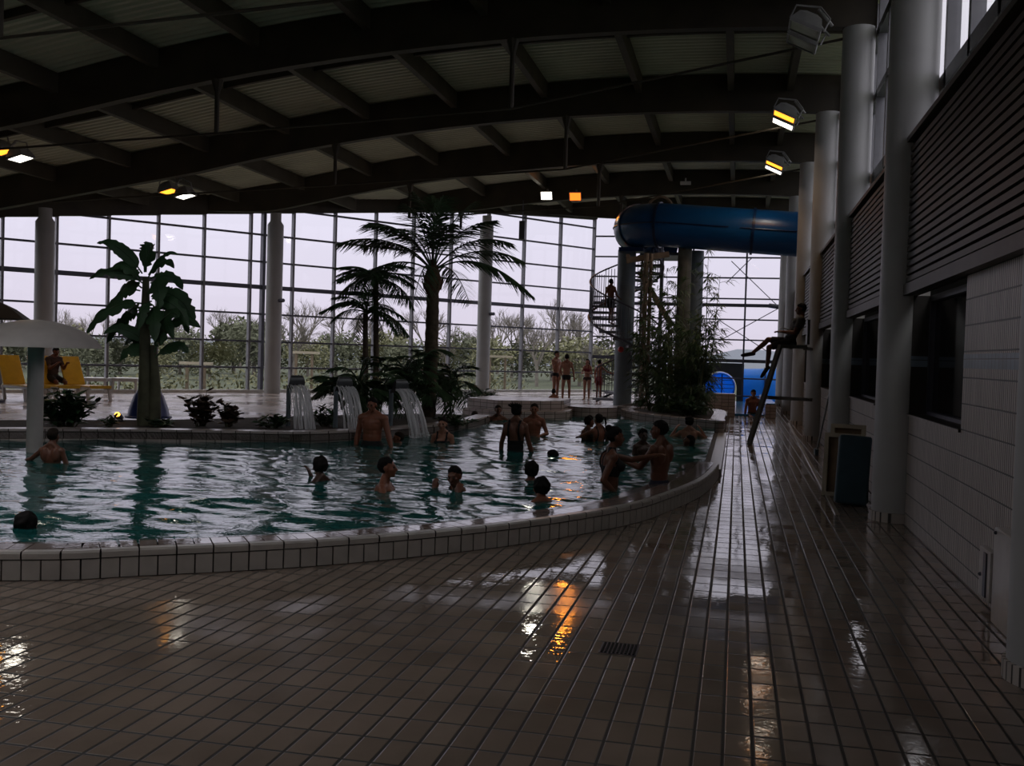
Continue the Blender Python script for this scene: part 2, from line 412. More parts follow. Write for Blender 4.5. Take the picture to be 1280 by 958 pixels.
# ---- roof beams, purlins, sheet
def beam_x0(y): return max(-23.0, fac_x(y)+.15) if y > 18 else -23.0
for i, y in enumerate([.2]+COLY):
    x0 = beam_x0(y); n = 28; m = MB(); vs = []
    for k in range(n+1):
        x = x0+(1.95-x0)*k/n; z = zb(x)
        if x0 > -22: u = max(0, 1-(x-x0)/4.5); z = z+(max(z, fasc(x0)+.02)-z)*u*u*(3-2*u) if u > 0 else z
        vs += [(x, y-.1, z), (x, y+.1, z), (x, y+.1, z+.78), (x, y-.1, z+.78)]
    fs = [(k*4+j, k*4+(j+1) % 4, (k+1)*4+(j+1) % 4, (k+1)*4+j) for k in range(n) for j in range(4)]+[(3, 2, 1, 0), tuple(n*4+j for j in range(4))]
    m.add(vs, fs); o = struct('roof_beam', m, M_beam, smooth=False)
    tag(o, 'arched glulam roof beam crossing the pool hall', 'beam', 'arched roof beams')
    # hanging posts and tie rods under each beam
    if y > 36: continue
    tr = thing('beam_tie_rods', 'steel posts and tie rods slung under an arched roof beam', 'tie rod', (0, y, 0), 0, 'tie rods under the roof beams')
    xs = [-9.4, -3.9]
    dr = .55 if y > 30 else 1.0; zl = [zb(xs[0])-.95*dr, zb(xs[1])-1.15*dr]
    for x, zz in zip(xs, zl):
        pm = MB(); pm.tube([(x, 0, zz), (x, 0, zb(x)-.12)], .045, 8); pm.tube([(x, 0, zb(x)-.2), (x, 0, zb(x)+.02)], [.05, .12], 8)
        obj('hanging_post', pm, M_beam, tr)
    for a, b in (((1.5, zb(1.5)-.15), (xs[1], zl[1])), ((xs[1], zl[1]), (xs[0], zl[0])), ((xs[0], zl[0]), (max(x0+.3, -17), zb(max(x0+.3, -17))-.05))):
        if b[0] < x0 or y > 30 or (y > 25 and b[0] < -9.4): continue
        rm = MB(); rm.tube([(a[0], 0, a[1]), (b[0], 0, b[1])], .022, 6); obj('tie_rod', rm, M_beam, tr)
# purlins along Y
PX = [.9, -.33, -2.3, -4.4, -6.5, -8.6, -10.6, -12.7, -14.8, -16.9, -19.0, -21.1]
for x in PX:
    y1 = YR-.2 if x > -5.9 else FA.y+(x-FA.x)*FD.y/FD.x-.2
    m = MB(); m.box((x, (-8+y1)/2, zb(x)+.78-.17), (.13, y1+8, .36)); o = struct('roof_purlin', m, M_purlin, smooth=False)
    tag(o, 'timber purlin running across the roof beams', 'purlin', 'roof purlins')
# thin secondary joists, mid-bay
for y in [3.0, 8.5, 14.0, 19.0, 24.5, 30, 35.5]:
    x0 = beam_x0(y); m = MB(); n = 20; pts = [(x0+(1.9-x0)*k/n, y, zb(x0+(1.9-x0)*k/n)+.74) for k in range(n+1)]
    for a, b in zip(pts, pts[1:]): m.beam(a, b, .09, .14)
    o = struct('roof_joist', m, M_beam, smooth=False); tag(o, 'thin timber joist between two roof beams', 'joist', 'roof joists')
m = MB(); pitch = .2; rows = []
y = -8.0
while y < YR+.3:
    rows += [(y, 0), (y+.07, 0), (y+.10, .045), (y+.17, .045)]; y += pitch
vs = []; nx = 26
for (yy, dz) in rows:
    x0 = -24.0 if yy < 17 else max(-24, fac_x(yy)-.25)
    for k in range(nx+1):
        x = x0+(2.25-x0)*k/nx; vs.append((x, yy, zb(x)+.80+dz))
SLX, SLY = (-14.9, -7.2), ((-4.9, -.1), (.6, 5.3), (6.1, 8.6))  # added roof openings out of view, put in to brighten the near floor
def in_sky(f):
    cx = sum(vs[i][0] for i in f)/4; cy = sum(vs[i][1] for i in f)/4
    return SLX[0] < cx < SLX[1] and any(a < cy < b for a, b in SLY)
fs = [(r*(nx+1)+k, (r+1)*(nx+1)+k, (r+1)*(nx+1)+k+1, r*(nx+1)+k+1) for r in range(len(rows)-1) for k in range(nx)]
fs = [f for f in fs if not in_sky(f)]
m.add(vs, fs); nv = len(m.v)
m.add([(a, b, c+.25) for a, b, c in vs], [f[::-1] for f in fs])
struct('ceiling', m, M_roof, smooth=False)
for i, (a, b) in enumerate(SLY):  # glazing of the added, unseen rooflights
    w = bpy.data.objects.new('window_%d' % (10+i), None); COL.objects.link(w); w['kind'] = 'structure'
    g = MB(); n = 8; X = [SLX[0]-.6+(SLX[1]-SLX[0]+1.2)*k/n for k in range(n+1)]
    g.add([(x, y, zb(x)+1.12) for x in X for y in (a-.3, b+.3)], [(2*k, 2*k+2, 2*k+3, 2*k+1) for k in range(n)]); obj('pane', g, M_glass, w, smooth=False)
    g = MB()
    for x in X[::2]: g.beam((x, a-.3, zb(x)+1.1), (x, b+.3, zb(x)+1.1), .06, .08)
    obj('bars', g, M_frame2, w, smooth=False)

# ---- columns
def col_mesh(h, r=.25):
    m = MB(); m.lathe([(r, 0), (r, h)], n=32); return m
for i, y in enumerate(COLY):
    t = thing('column', ['nearest grey column at the picture edge', 'grey column at the end of the nearest tiled wall panel', 'grey column behind the leaning mats', 'grey column carrying the lifeguard seat', 'grey column just beyond the lifeguard seat', 'second grey column beyond the lifeguard seat', 'farthest grey column by the end glazing'][i] + ' along the right wall', 'column', (1.70, y, 0), 0, 'columns along the right wall')
    t['kind'] = 'structure'
    obj('shaft', col_mesh(zb(1.7)-.0), M_column, t)
    bm_ = MB(); bm_.lathe([(.27, 0), (.27, .1), (.25, .1)], n=32); obj('tiled_base', bm_, M_wall, t)
for i, (px, s) in enumerate([(54, .5), (341, 8.05), (604, 16.4)]):
    p = fac(s); d = ray(px, 440); # stand one step inside the glazing
    n = Vector((FD.y, -FD.x, 0)); p0 = p+n*.55
    # slide along the facade to the sight line of the photographed column
    k = (p0.x*d.y-p0.y*d.x)/(FD.y*d.x-FD.x*d.y); p0 = p0+FD*k
    t = thing('column', ['grey column before the glass facade, behind the mushroom fountain', 'grey column before the glass facade, behind the first waterfall spout', 'grey column before the glass facade, right of the tall palm'][i], 'column', (p0.x, p0.y, ZD), 0, 'columns before the glass facade')
    t['kind'] = 'structure'
    h = zb(p0.x)-.05-ZD
    c_ = MB(); c_.lathe([(.25, 0), (.25, h-.12), (.17, h), (.17, h+.25)], n=32); obj('shaft', c_, M_column, t)
    if i == 1 or i == 2:
        b_ = MB(); b_.tube([(.24, -.12, 2.9), (.42, -.2, 2.9)], .06, 8); obj('bracket', b_, M_frame, t)

# ---- left glass facade (window_1)
MS = [-7.0, -5.6, -4.2, -2.8, -1.4, 0.01, 1.38, 2.785, 4.21, 5.61, 7.125, 8.6, 10.126, 11.72, 13.28, 14.94, 16.66, 18.44, 20.34, 22.22]
RZ = [ZD+.04, .98, 1.81, 2.68, 3.53, 4.33, 5.18, 6.06, 6.92]
def roofz(x): return zb(x)+.80
w1 = bpy.data.objects.new('window_1', None); COL.objects.link(w1); w1['kind'] = 'structure'
m = MB()
for s in MS:
    p = fac(s); m.beam((p.x, p.y, ZD), (p.x, p.y, roofz(p.x)), .065, .16, up=(FD.y, -FD.x, 0))
obj('mullions', m, M_frame2, w1, smooth=False)
m = MB(); p = fac(7.56); m.beam((p.x, p.y, ZD), (p.x, p.y, roofz(p.x)), .10, .2, up=(FD.y, -FD.x, 0)); obj('dark_post', m, M_frame, w1, smooth=False)
m = MB()
for j, z in enumerate(RZ):
    for a, b in zip(MS, MS[1:]):
        p, q = fac(a), fac(b)
        if roofz(p.x) < z: continue
        m.beam((p.x, p.y, z), (q.x, q.y, z), .10, .13 if j == 4 else .055)
obj('rails', m, M_frame, w1, smooth=False)
m = MB()
for a, b in zip(MS, MS[1:]):
    p, q = fac(a), fac(b); o = Vector((FD.y, -FD.x, 0))*-.02
    m.add([(p.x+o.x, p.y+o.y, ZD), (q.x+o.x, q.y+o.y, ZD), (q.x+o.x, q.y+o.y, roofz(q.x)), (p.x+o.x, p.y+o.y, roofz(p.x))], [(0, 1, 2, 3)])
obj('panes', m, M_glass, w1, smooth=False)
m = MB()
for a, b in zip(MS, MS[1:]):
    p, q = fac(a), fac(b); m.beam((p.x, p.y, (roofz(p.x)+fasc(p.x))/2), (q.x, q.y, (roofz(q.x)+fasc(q.x))/2), .3, max(.2, (roofz(p.x)+roofz(q.x)-fasc(p.x)-fasc(q.x))/2+.05))
struct('trim_2', m, M_beam, smooth=False)
m = MB()
p, q = fac(MS[0]), fac(MS[-1]); o = Vector((FD.y, -FD.x, 0))*.1
m.beam(p+o+Vector((0, 0, ZD+.04)), q+o+Vector((0, 0, ZD+.04)), .2, .1)
struct('trim_3', m, M_white, smooth=False)

# ---- end glass facade (window_2)
w2 = bpy.data.objects.new('window_2', None); COL.objects.link(w2); w2['kind'] = 'structure'
XR = [-5.9, -3.9, -1.85, .25, 1.75]; RZ2 = [.25, .95, 1.65, 2.49, 3.30, 3.87, 4.13, 4.96, 5.77, 6.6]
m = MB()
for x in XR: m.beam((x, YR, .0), (x, YR, roofz(x)), .07, .14, up=(0, 1, 0))
obj('mullions', m, M_frame, w2, smooth=False)
m = MB()
for z in RZ2: m.beam((XR[0], YR, z), (XR[-1], YR, z), .10, .13 if abs(z-3.87) < .01 or abs(z-1.65) < .01 else .055)
obj('rails', m, M_frame, w2, smooth=False)
m = MB(); m.add([(XR[0], YR+.02, 0), (XR[-1], YR+.02, 0), (XR[-1], YR+.02, roofz(1.75)), (XR[0], YR+.02, roofz(-5.9))], [(0, 1, 2, 3)])
obj('panes', m, M_glass, w2, smooth=False)
m = MB()
nx_, nz_ = 1.5, 3.85
for a, b in (((-.35, 5.6), (nx_, nz_)), ((.45, 5.75), (-.5, 4.75)), ((nx_, 3.75), (-.75, 2.4)), ((-.75, 3.25), (1.25, 2.0))):
    m.tube([(a[0], YR-.3, a[1]), (b[0], YR-.3, b[1])], .018, 6)
m.tube([(nx_-.35, YR-.3, 3.87), (nx_+.2, YR-.3, 3.8)], .09, 8)
obj('bracing_cables', m, M_frame, w2)
m = MB(); m.box((-2.1, YR, roofz(-2)+.0-.1), (8.2, .3, .5)); struct('trim_4', m, M_beam, smooth=False)

# ---- right wall: tiles with window openings, slat cladding, clerestory
OPEN = [(8.5, 10.95), (13.5, 16.45), (19.2, 21.95), (24.7, 27.4)]
m = MB(); bb = MB()
ZS, ZT, ZB0, ZB1 = 1.12, 2.36, 1.63, 1.74
ed = [-8]+[y for o in OPEN for y in o]+[31]
def wallbox(mm, y0, y1, z0, z1, x=XW): mm.box((x+.15, (y0+y1)/2, (z0+z1)/2), (.3, y1-y0, z1-z0))
wallbox(m, -8, 31, -.3, ZS)
for y0, y1 in zip(ed[0::2], ed[1::2]):
    wallbox(m, y0, y1, ZS, ZB0); wallbox(m, y0, y1, ZB1, ZT); wallbox(bb, y0, y1, ZB0, ZB1, XW-.002)
wallbox(m, 31, YR, -.3, 3.95)
wr = struct('wall_right', m, M_wall, smooth=False)
obj('blue_band', bb, M_blueband, wr, smooth=False)
for i, (y0, y1) in enumerate(OPEN):
    w = bpy.data.objects.new('window_%d' % (i+3), None); COL.objects.link(w); w['kind'] = 'structure'
    g = MB(); g.box((XW+.22, (y0+y1)/2, (ZS+ZT)/2), (.02, y1-y0, ZT-ZS)); obj('pane', g, M_darkglass, w, smooth=False)
    g = MB(); yc = (y0+y1)/2
    for a in (y0+.03, y0+(y1-y0)*.28, y1-.03): g.box((XW+.19, a, (ZS+ZT)/2), (.06, .06, ZT-ZS))
    for z in (ZS+.03, ZT-.03): g.box((XW+.19, yc, z), (.06, y1-y0, .06))
    obj('frame', g, M_frame, w, smooth=False)
    g = MB(); g.box((XW+.09, yc, ZS+.012), (.22, y1-y0, .025)); obj('sill', g, M_wall, w, smooth=False)
# backing room behind the dark windows
struct('wall_back_room', MB().box((XW+.9, 14, 1.7), (.1, 44, 3.8)), M_blackroom, smooth=False)
sl = MB(); z = ZT+.16; sl.box((XW-.06, 11.5, ZT+.055), (.09, 39, .11))
while z < 3.93:
    sl.box((XW-.05, 11.5, z), (.06, 39, .052)); z += .0785
sl.box((XW+.02, 11.5, (ZT+3.93)/2), (.04, 39, 3.93-ZT))
struct('trim_5', sl, M_wood, smooth=False, label='dark horizontal timber slats above the tiled wall')
struct('trim_6', MB().box((XW+.15, 11.5, 3.955), (.55, 39, .05)), M_wood, smooth=False)
wc = bpy.data.objects.new('window_7', None); COL.objects.link(wc); wc['kind'] = 'structure'
XC = XW+.28
m = MB(); y = -7.7
while y < YR:
    m.box((XC, y, (3.98+7.6)/2), (.13, .10, 7.6-3.98)); y += 1.1
obj('mullions', m, M_frame2, wc, smooth=False)
m = MB()
for z, h in ((4.0, .08), (4.58, .16), (5.85, .12), (6.85, .14)): m.box((XC, 16.5, z), (.13, 49, h))
obj('rails', m, M_frame2, wc, smooth=False)
m = MB(); m.add([(XC+.02, -8, 3.95), (XC+.02, YR, 3.95), (XC+.02, YR, 7.65), (XC+.02, -8, 7.65)], [(0, 1, 2, 3)]); obj('panes', m, M_glass, wc, smooth=False)
# ---- walls not in view: side and back of the hall, closed and dark to cut fill light
def glazed(name, p, q, z0, z1, sill=0.0):
    w = bpy.data.objects.new(name, None); COL.objects.link(w); w['kind'] = 'structure'
    p, q = Vector(p), Vector(q); n = max(2, int((q-p).length/2)); m = MB()
    for k in range(n+1):
        a = p+(q-p)*k/n; m.beam((a.x, a.y, z0), (a.x, a.y, z1), .08, .16)
    obj('mullions', m, M_frame2, w, smooth=False); m = MB()
    zz = z0
    while zz < z1: m.beam((p.x, p.y, zz), (q.x, q.y, zz), .1, .06); zz += .85
    obj('rails', m, M_frame, w, smooth=False)
    m = MB(); m.add([(p.x, p.y, z0), (q.x, q.y, z0), (q.x, q.y, z1), (p.x, p.y, z1)], [(0, 1, 2, 3)]); obj('panes', m, M_glass, w, smooth=False)
struct('wall_left', MB().box((-23.7, 3.5, 3), (.2, 29, 6.4)), M_blackroom, smooth=False)
struct('wall_back', MB().box((-10.9, -8.1, 4), (26.2, .2, 8.6)), M_purlin, smooth=False)

# ---- water
def inside(p, poly):
    x, y = p; c = False; n = len(poly)
    for i in range(n):
        x1, y1 = poly[i]; x2, y2 = poly[(i+1) % n]
        if (y1 > y) != (y2 > y) and x < (x2-x1)*(y-y1)/(y2-y1)+x1: c = not c
    return c
mid_curb = [tuple((Vector(a)+Vector(b))/2) for a, b in zip(front_outer, front_inner)]
wpoly = mid_curb+[(-.45, 14.5), (-.45, 21.8), (-.6, 22.5), (-1.5, 23.6), (-2.3, 24.6), (-2.6, 26.6), (-4.2, 25.2), (-4.0, 23.0), (-5.15, 22.1), (-7.0, 21.9), (-7.1, 20.8), (-6.5, 20.5), (-5.4, 20.65)]+[(p[0]-.12, p[1]+.1) for p in bed_front[::-1]]+[(-17, 8.3), (-17, 4.8)]
def wave(x, y):
    h = 0
    for (f, a, ox) in ((.7, .013, 0), (1.5, .016, 31), (3.0, .011, 77), (6.2, .0028, 13)):
        h += a*noise.noise(Vector((x*f*.75+ox+.4*y*f, y*f*1.25, ox*.3)))*1.5
    return h
gx0, gx1, gy0, gy1, st = -17.0, -.3, 4.6, 26.8, .05
nx = int((gx1-gx0)/st); ny = int((gy1-gy0)/st); idx = {}; vs = []; fs = []
# span test row by row
for j in range(ny+1):
    y = gy0+j*st
    xs = []
    n = len(wpoly)
    for i in range(n):
        (x1, y1), (x2, y2) = wpoly[i], wpoly[(i+1) % n]
        if (y1 > y) != (y2 > y): xs.append(x1+(x2-x1)*(y-y1)/(y2-y1))
    xs.sort()
    for a, b in zip(xs[0::2], xs[1::2]):
        for i in range(max(0, int((a-gx0)/st)), min(nx, int((b-gx0)/st)+1)+1):
            x = gx0+i*st; idx[(i, j)] = len(vs); vs.append((x, y, ZW+wave(x, y)))
for (i, j), k in idx.items():
    q = (k, idx.get((i+1, j)), idx.get((i+1, j+1)), idx.get((i, j+1)))
    if None not in q: fs.append(q)
M_water, nt, b = new_mat('pool_water')
b.inputs['Base Color'].default_value = (.012, .115, .110, 1); b.inputs['Roughness'].default_value = .015; b.inputs['IOR'].default_value = 1.38
tc = nd(nt, 'ShaderNodeNewGeometry'); mp = nd(nt, 'ShaderNodeMapping'); mp.inputs['Scale'].default_value = (1.0, 1.7, 1); mp.inputs['Rotation'].default_value = (0, 0, .35)
L(nt, tc.outputs['Position'], mp.inputs[0])
n1 = nd(nt, 'ShaderNodeTexNoise'); n1.inputs['Scale'].default_value = 5.5; n1.inputs['Detail'].default_value = 3; n1.inputs['Distortion'].default_value = .8
L(nt, mp.outputs[0], n1.inputs['Vector'])
bp = nd(nt, 'ShaderNodeBump'); bp.inputs['Strength'].default_value = .15; bp.inputs['Distance'].default_value = .03
L(nt, n1.outputs['Fac'], bp.inputs['Height']); L(nt, bp.outputs[0], b.inputs['Normal'])
wat = MB(); wat.v = vs; wat.f = fs
wo = struct('pool_water', wat, M_water, label='choppy teal pool water reflecting the bright windows'); 

# ---- sky
wd = bpy.data.worlds.new('overcast_sky'); SC.world = wd; wd.use_nodes = True
nt = wd.node_tree; bg = nt.nodes['Background']
tc = nd(nt, 'ShaderNodeTexCoord'); sp = nd(nt, 'ShaderNodeSeparateXYZ'); L(nt, tc.outputs['Generated'], sp.inputs[0])
rp = nd(nt, 'ShaderNodeValToRGB'); cr_ = rp.color_ramp
SKY = [(0.0, (.74, .68, .77)), (.03, (.82, .76, .88)), (.14, (.88, .85, .98)), (.35, (1.05, 1.03, 1.08)), (1.0, (1.8, 1.78, 1.7))]
cr_.elements[0].position = SKY[0][0]; cr_.elements[0].color = (*SKY[0][1], 1)
cr_.elements[1].position = SKY[1][0]; cr_.elements[1].color = (*SKY[1][1], 1)
for p, c in SKY[2:]: e = cr_.elements.new(p); e.color = (*c, 1)
L(nt, sp.outputs['Z'], rp.inputs[0])
cn = nd(nt, 'ShaderNodeTexNoise'); cn.inputs['Scale'].default_value = 2.2; cn.inputs['Detail'].default_value = 4; L(nt, tc.outputs['Generated'], cn.inputs['Vector'])
vm = nd(nt, 'ShaderNodeVectorMath', operation='SCALE'); L(nt, rp.outputs[0], vm.inputs[0]); L(nt, math_n(nt, 'MULTIPLY_ADD', cn.outputs['Fac'], .2), vm.inputs['Scale'])
vm.inputs['Scale'].links[0].from_node.inputs[2].default_value = .9
L(nt, vm.outputs[0], bg.inputs['Color']); bg.inputs['Strength'].default_value = 1.0
# ---- ground outside
gm = mat('meadow_grass', (.055, .068, .035), .9, var=.3, scale=.7)
struct('ground_outside', MB().box((-20, 110, -.4), (320, 300, .5)), gm, smooth=False)
# ================================================================ LAMPS
M_lampbox = mat('lamp_housing_grey', (.30, .30, .30), .4, metal=.4)
M_glow_y = emit('lamp_glow_amber', (1.0, .30, .02), 3.0)
M_glow_w = emit('lamp_glow_white', (1.0, .93, .80), 5)
M_glow_o = emit('lamp_glow_orange', (1.0, .14, .012), 2.8)
M_lampoff = mat('unlit_lamp_glass', (.30, .32, .26), .15)
def floodlight(loc, ax, ay, glow, label, group, power=0, colr=(1, .8, .5), w=.42, h=.44, arm=None):
    """ax, ay span the glass; the lamp shines along ax x ay"""
    ax, ay = Vector(ax).normalized(), Vector(ay).normalized(); n = ax.cross(ay)
    t = thing('floodlight', label, 'lamp', loc, 0, group)
    m = MB()
    def ring(k, o): return [tuple(ax*a*w/2*k+ay*b*h/2*k+n*o) for a, b in ((-1, -1), (1, -1), (1, 1), (-1, 1))]
    vs = ring(1.0, 0)+ring(1.12, 0)+ring(1.12, -.05)+ring(.8, -.2)+ring(.4, -.26)+ring(.95, -.02)
    fs = []
    for a, b in ((0, 1), (1, 2), (2, 3), (3, 4)):
        for k in range(4): fs.append((a*4+k, b*4+k, b*4+(k+1) % 4, a*4+(k+1) % 4))
    fs.append((19, 18, 17, 16)); m.add(vs, fs)
    o = obj('housing', m, M_lampbox, t, smooth=False)
    m = MB(); m.add(ring(1.0, -.012), [(0, 1, 2, 3)]); obj('glass', m, glow, t, smooth=False)
    m = MB()
    a = Vector(arm) if arm else -n*.5
    for s in (-1, 1):
        m.tube([ay*s*h*.62-n*.1, ay*s*h*.62-n*.3, -n*.36+a*.2], .016, 6)
    m.tube([-n*.34+a*.15, a], .025, 6); obj('bracket', m, M_lampbox, t)
    if power:
        ld = bpy.data.lights.new('lamp_light', 'SPOT'); ld.energy = power; ld.color = colr; ld.spot_size = R(150); ld.spot_blend = .8; ld.shadow_soft_size = .15
        lo = bpy.data.objects.new('lamp_light', ld); COL.objects.link(lo); lo.parent = t
        lo.location = n*.06; lo.rotation_euler = n.to_track_quat('-Z', 'Y').to_euler()
    return t
GL = 'floodlights on the columns and beams'
for (px, py, yy, on, who) in ((1003, 47, 16.0, 0, 'nearest'), (979, 151, 21.6, 1, 'middle'), (967, 210, 27.1, 1, 'far')):
    p = at_y(px, py, yy)
    axd = Vector((.90, 0, -.42)); 
    for k, dy in ((0, -.32), (1, .34)):
        if on:
            g, pw, c = ((M_glow_y, 25, (1, .45, .08)), (M_glow_w, 18, (1, .9, .75)))[k]
            lb = ('amber lit floodlight over the corridor on the %s lit bracket', 'white lit floodlight over the corridor beside the amber one, on the %s lit bracket')[k] % who
        else:
            g, pw, c = M_lampoff, 0, None
            lb = ('unlit grey floodlight high on the second column, front one of its pair', 'unlit grey floodlight high on the second column, rear one of its pair')[k]
        floodlight((p.x, p.y+dy, p.z), (0, 1, 0), axd, g, lb, GL, pw, c, arm=(.42, .05-dy*.3, .10))
for (px, py, yy, g, c, pw, lb) in ((2, 190, 19.0, M_glow_y, (1, .45, .08), 25, 'amber lit floodlight under the roof, nearest on the left side'), (26, 199, 19.0, M_glow_w, (1, .9, .75), 18, 'white lit floodlight under the roof, nearest on the left side'),
                        (212, 240, 22.9, M_glow_y, (1, .45, .08), 22, 'amber lit floodlight on a bracket above the banana plant'), (232, 246, 22.9, M_glow_w, (1, .9, .75), 16, 'white lit floodlight on a bracket above the banana plant')):
    p = at_y(px, py, yy)
    floodlight(p, (0, 1, 0), (.95, 0, .26), g, lb, GL, pw, c, w=.40, h=.36, arm=(-.25, 0, max(.3, zb(p.x)+.3-p.z)))
for (px, py, g, c, pw, lb) in ((683, 245, M_glow_w, (1, .95, .8), 20, 'white lit floodlight on the beam above the far pool bay'), (719, 246, M_glow_o, (1, .3, .03), 45, 'orange lit floodlight on the beam above the far pool bay')):
    p = at_y(px, py, 32.6)
    floodlight(p, (1, 0, 0), (0, -.45, .9), g, lb, GL, pw, c, w=.36, h=.26, arm=(0, .4, .15))
p = at_y(857, 229, 33.0); m = MB(); m.box((0, 0, 0), (.34, .12, .1)); m.box((0, 0, .1), (.05, .05, .12))
t = thing('emergency_light', 'small white box light under the far roof beam', 'lamp', p); obj('housing', m, M_white, t, smooth=False)

# ================================================================ WATER SLIDE
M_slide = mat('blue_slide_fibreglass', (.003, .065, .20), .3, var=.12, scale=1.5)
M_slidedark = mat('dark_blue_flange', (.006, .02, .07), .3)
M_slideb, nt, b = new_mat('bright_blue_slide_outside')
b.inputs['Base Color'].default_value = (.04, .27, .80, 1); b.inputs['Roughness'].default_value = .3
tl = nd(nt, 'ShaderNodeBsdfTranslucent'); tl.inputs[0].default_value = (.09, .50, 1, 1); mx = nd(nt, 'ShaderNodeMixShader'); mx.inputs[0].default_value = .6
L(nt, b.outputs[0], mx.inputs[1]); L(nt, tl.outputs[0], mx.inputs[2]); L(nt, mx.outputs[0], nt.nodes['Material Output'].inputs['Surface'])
M_steelblue = mat('blue_grey_steel', (.16, .20, .23), .45, var=.1)
M_timber = mat('weathered_timber', (.20, .15, .10), .7, var=.3, scale=5)
M_pillar = mat('mossy_grey_concrete', (.13, .13, .105), .8, var=.3, scale=4)
M_stair = mat('galvanised_steel', (.17, .17, .19), .4, metal=.5)
path = spline([(2.9, 28.9), (1.0, 29.0), (-1.0, 29.0), (-2.3, 29.02), (-2.95, 29.4), (-3.1, 30.2), (-2.7, 30.9), (-1.9, 31.1)], 6)
zs = [5.05+.07*(i/(len(path)-1))*8 for i in range(len(path))]
pts = [Vector((p[0], p[1], 5.12+.36*min(1, (2.9-p[0])/5.2))) for p in path]
t = thing('water_slide', 'large blue tube slide crossing high under the roof', 'water slide', (-.5, 29, 4.5)); O = t.location.copy()
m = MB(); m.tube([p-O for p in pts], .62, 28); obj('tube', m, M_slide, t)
def rings(idx, r0, w_, name):
    for i in idx:
        a = pts[i]; d = (pts[min(i+1, len(pts)-1)]-pts[max(i-1, 0)]).normalized()
        mm = MB(); mm.tube([a-d*w_-O, a+d*w_-O], r0, 28); obj(name, mm, M_slidedark, t)
rings([8, 18, 24, 30], .66, .035, 'flange')
for s in (1,):
    for fy in (0, ):
        mm = MB(); side = []
        for i, a in enumerate(pts):
            d = (pts[min(i+1, len(pts)-1)]-pts[max(i-1, 0)]).normalized(); n = d.cross(Vector((0, 0, 1))).normalized()
            if n.y > 0 and i < 10: n = -n
            side.append((a, n))
        for sg in (-1, 1): mm.tube([a+n*.625*sg-O for a, n in side], .022, 6)
        obj('seam_flange', mm, M_slidedark, t)
mm = MB(); a = pts[18]; mm.tube([a+Vector((.35*math.cos(k), 0, .35*math.sin(k)+.45))-O for k in [math.pi*q/10 for q in range(11)]], .04, 8); obj('lifting_ring', mm, M_timber, t)

# tower that carries it, with the spiral stair
t = thing('slide_tower', 'grey and timber tower of posts carrying the blue slide', 'tower', (-2.2, 29.6, ZD))
O = Vector((-2.2, 29.6, ZD))
def post(px, y, r, ztop, mat_, name='post', n=20, cap=True):
    p = at_z(px, 448, 0); d = ray(px, 470); x = d.x/d.y*y
    m = MB(); m.tube([(x-O.x, y-O.y, 0), (x-O.x, y-O.y, ztop-O.z)], r, n)
    obj(name, m, mat_, t); return x
xa = post(851, 29.2, .20, 4.86, M_pillar, 'pillar'); xb = post(866, 29.6, .20, 4.8, M_steelblue, 'pillar')
post(803, 28.4, .07, 4.6, M_timber, 'timber_pole', 10); post(809, 28.5, .055, 4.6, M_timber, 'timber_pole', 10)
x3 = post(823, 30.5, .06, 4.9, M_stair, 'thin_post', 10)
m = MB(); q0 = at_y(800, 340, 28.9)-O; q1 = at_y(840, 408, 28.9)-O; m.beam(q0, q1, .12, .16); obj('brace', m, M_timber, t, smooth=False)
m = MB(); q0 = at_y(783, 326, 28.6)-O; q1 = at_y(836, 318, 28.9)-O; m.beam(q0, q1, .14, .16); 
q2 = at_y(785, 318, 28.6)-O; q3 = at_y(785, 329, 28.6)-O; m.beam(q2, q3, .1, .1); obj('cross_beam', m, M_timber, t, smooth=False)
m = MB(); m.box((.15, .9, 4.72-ZD), (1.7, 1.7, .09)); obj('platform', m, M_steelblue, t, smooth=False)
m = MB(); m.box((-3.1-O.x, 29.3-O.y, 4.78-ZD), (.7, .6, .12)); obj('slide_saddle', m, M_slidedark, t, smooth=False)

SX, SY = -3.28, 29.7
t = thing('spiral_stair', 'grey steel spiral stair winding round a thick post', 'stairs', (SX, SY, ZD))
m = MB(); m.lathe([(.27, 0), (.27, 4.62)], n=24); obj('centre_post', m, M_steelblue, t)
def th(z): return R(180+(2.95-z)*360/2.9)
zt = .2; rail = []; low = []
ri = 1.08
while zt < 4.5:
    a = th(zt+ZD); m = MB(); da = R(15)
    vs = []
    for dz in (0, -.07):
        for (r_, aa) in ((.25, a-da*.7), (ri, a-da), (ri, a+da), (.25, a+da*.7)): vs.append((r_*math.cos(aa), r_*math.sin(aa), zt+dz))
    m.add(vs, [(0, 1, 2, 3), (7, 6, 5, 4), (0, 4, 5, 1), (1, 5, 6, 2), (2, 6, 7, 3), (3, 7, 4, 0)])
    obj('tread', m, M_stair, t, smooth=False)
    bm_ = MB()
    for k in (-1, -.6, -.2, .2, .6): 
        aa = a+da*k*.9; c = (1.06*math.cos(aa), 1.06*math.sin(aa)); bm_.tube([(*c, zt-.02), (*c, zt+.95)], .011, 5)
    obj('balusters', bm_, M_frame, t)
    zt += .2
m = MB(); zz = .15; P1 = []; P2 = []
while zz < 4.5:
    a = th(zz+ZD); P1.append((1.07*math.cos(a), 1.07*math.sin(a), zz+.98)); P2.append((1.08*math.cos(a), 1.08*math.sin(a), zz-.06)); zz += .07
m.tube(P1, .024, 7); obj('handrail', m, M_frame, t)
m = MB(); m.tube(P2, .035, 6); obj('stringer', m, M_frame, t)
m = MB(); q = at_y(776, 437, 29.0); m.sphere((q.x-SX, q.y-SY, q.z-ZD), .09, 14, 10); obj('red_buoy', m, mat('red_plastic', (.45, .03, .03), .35), t)['label'] = 'red ball on the stair post'

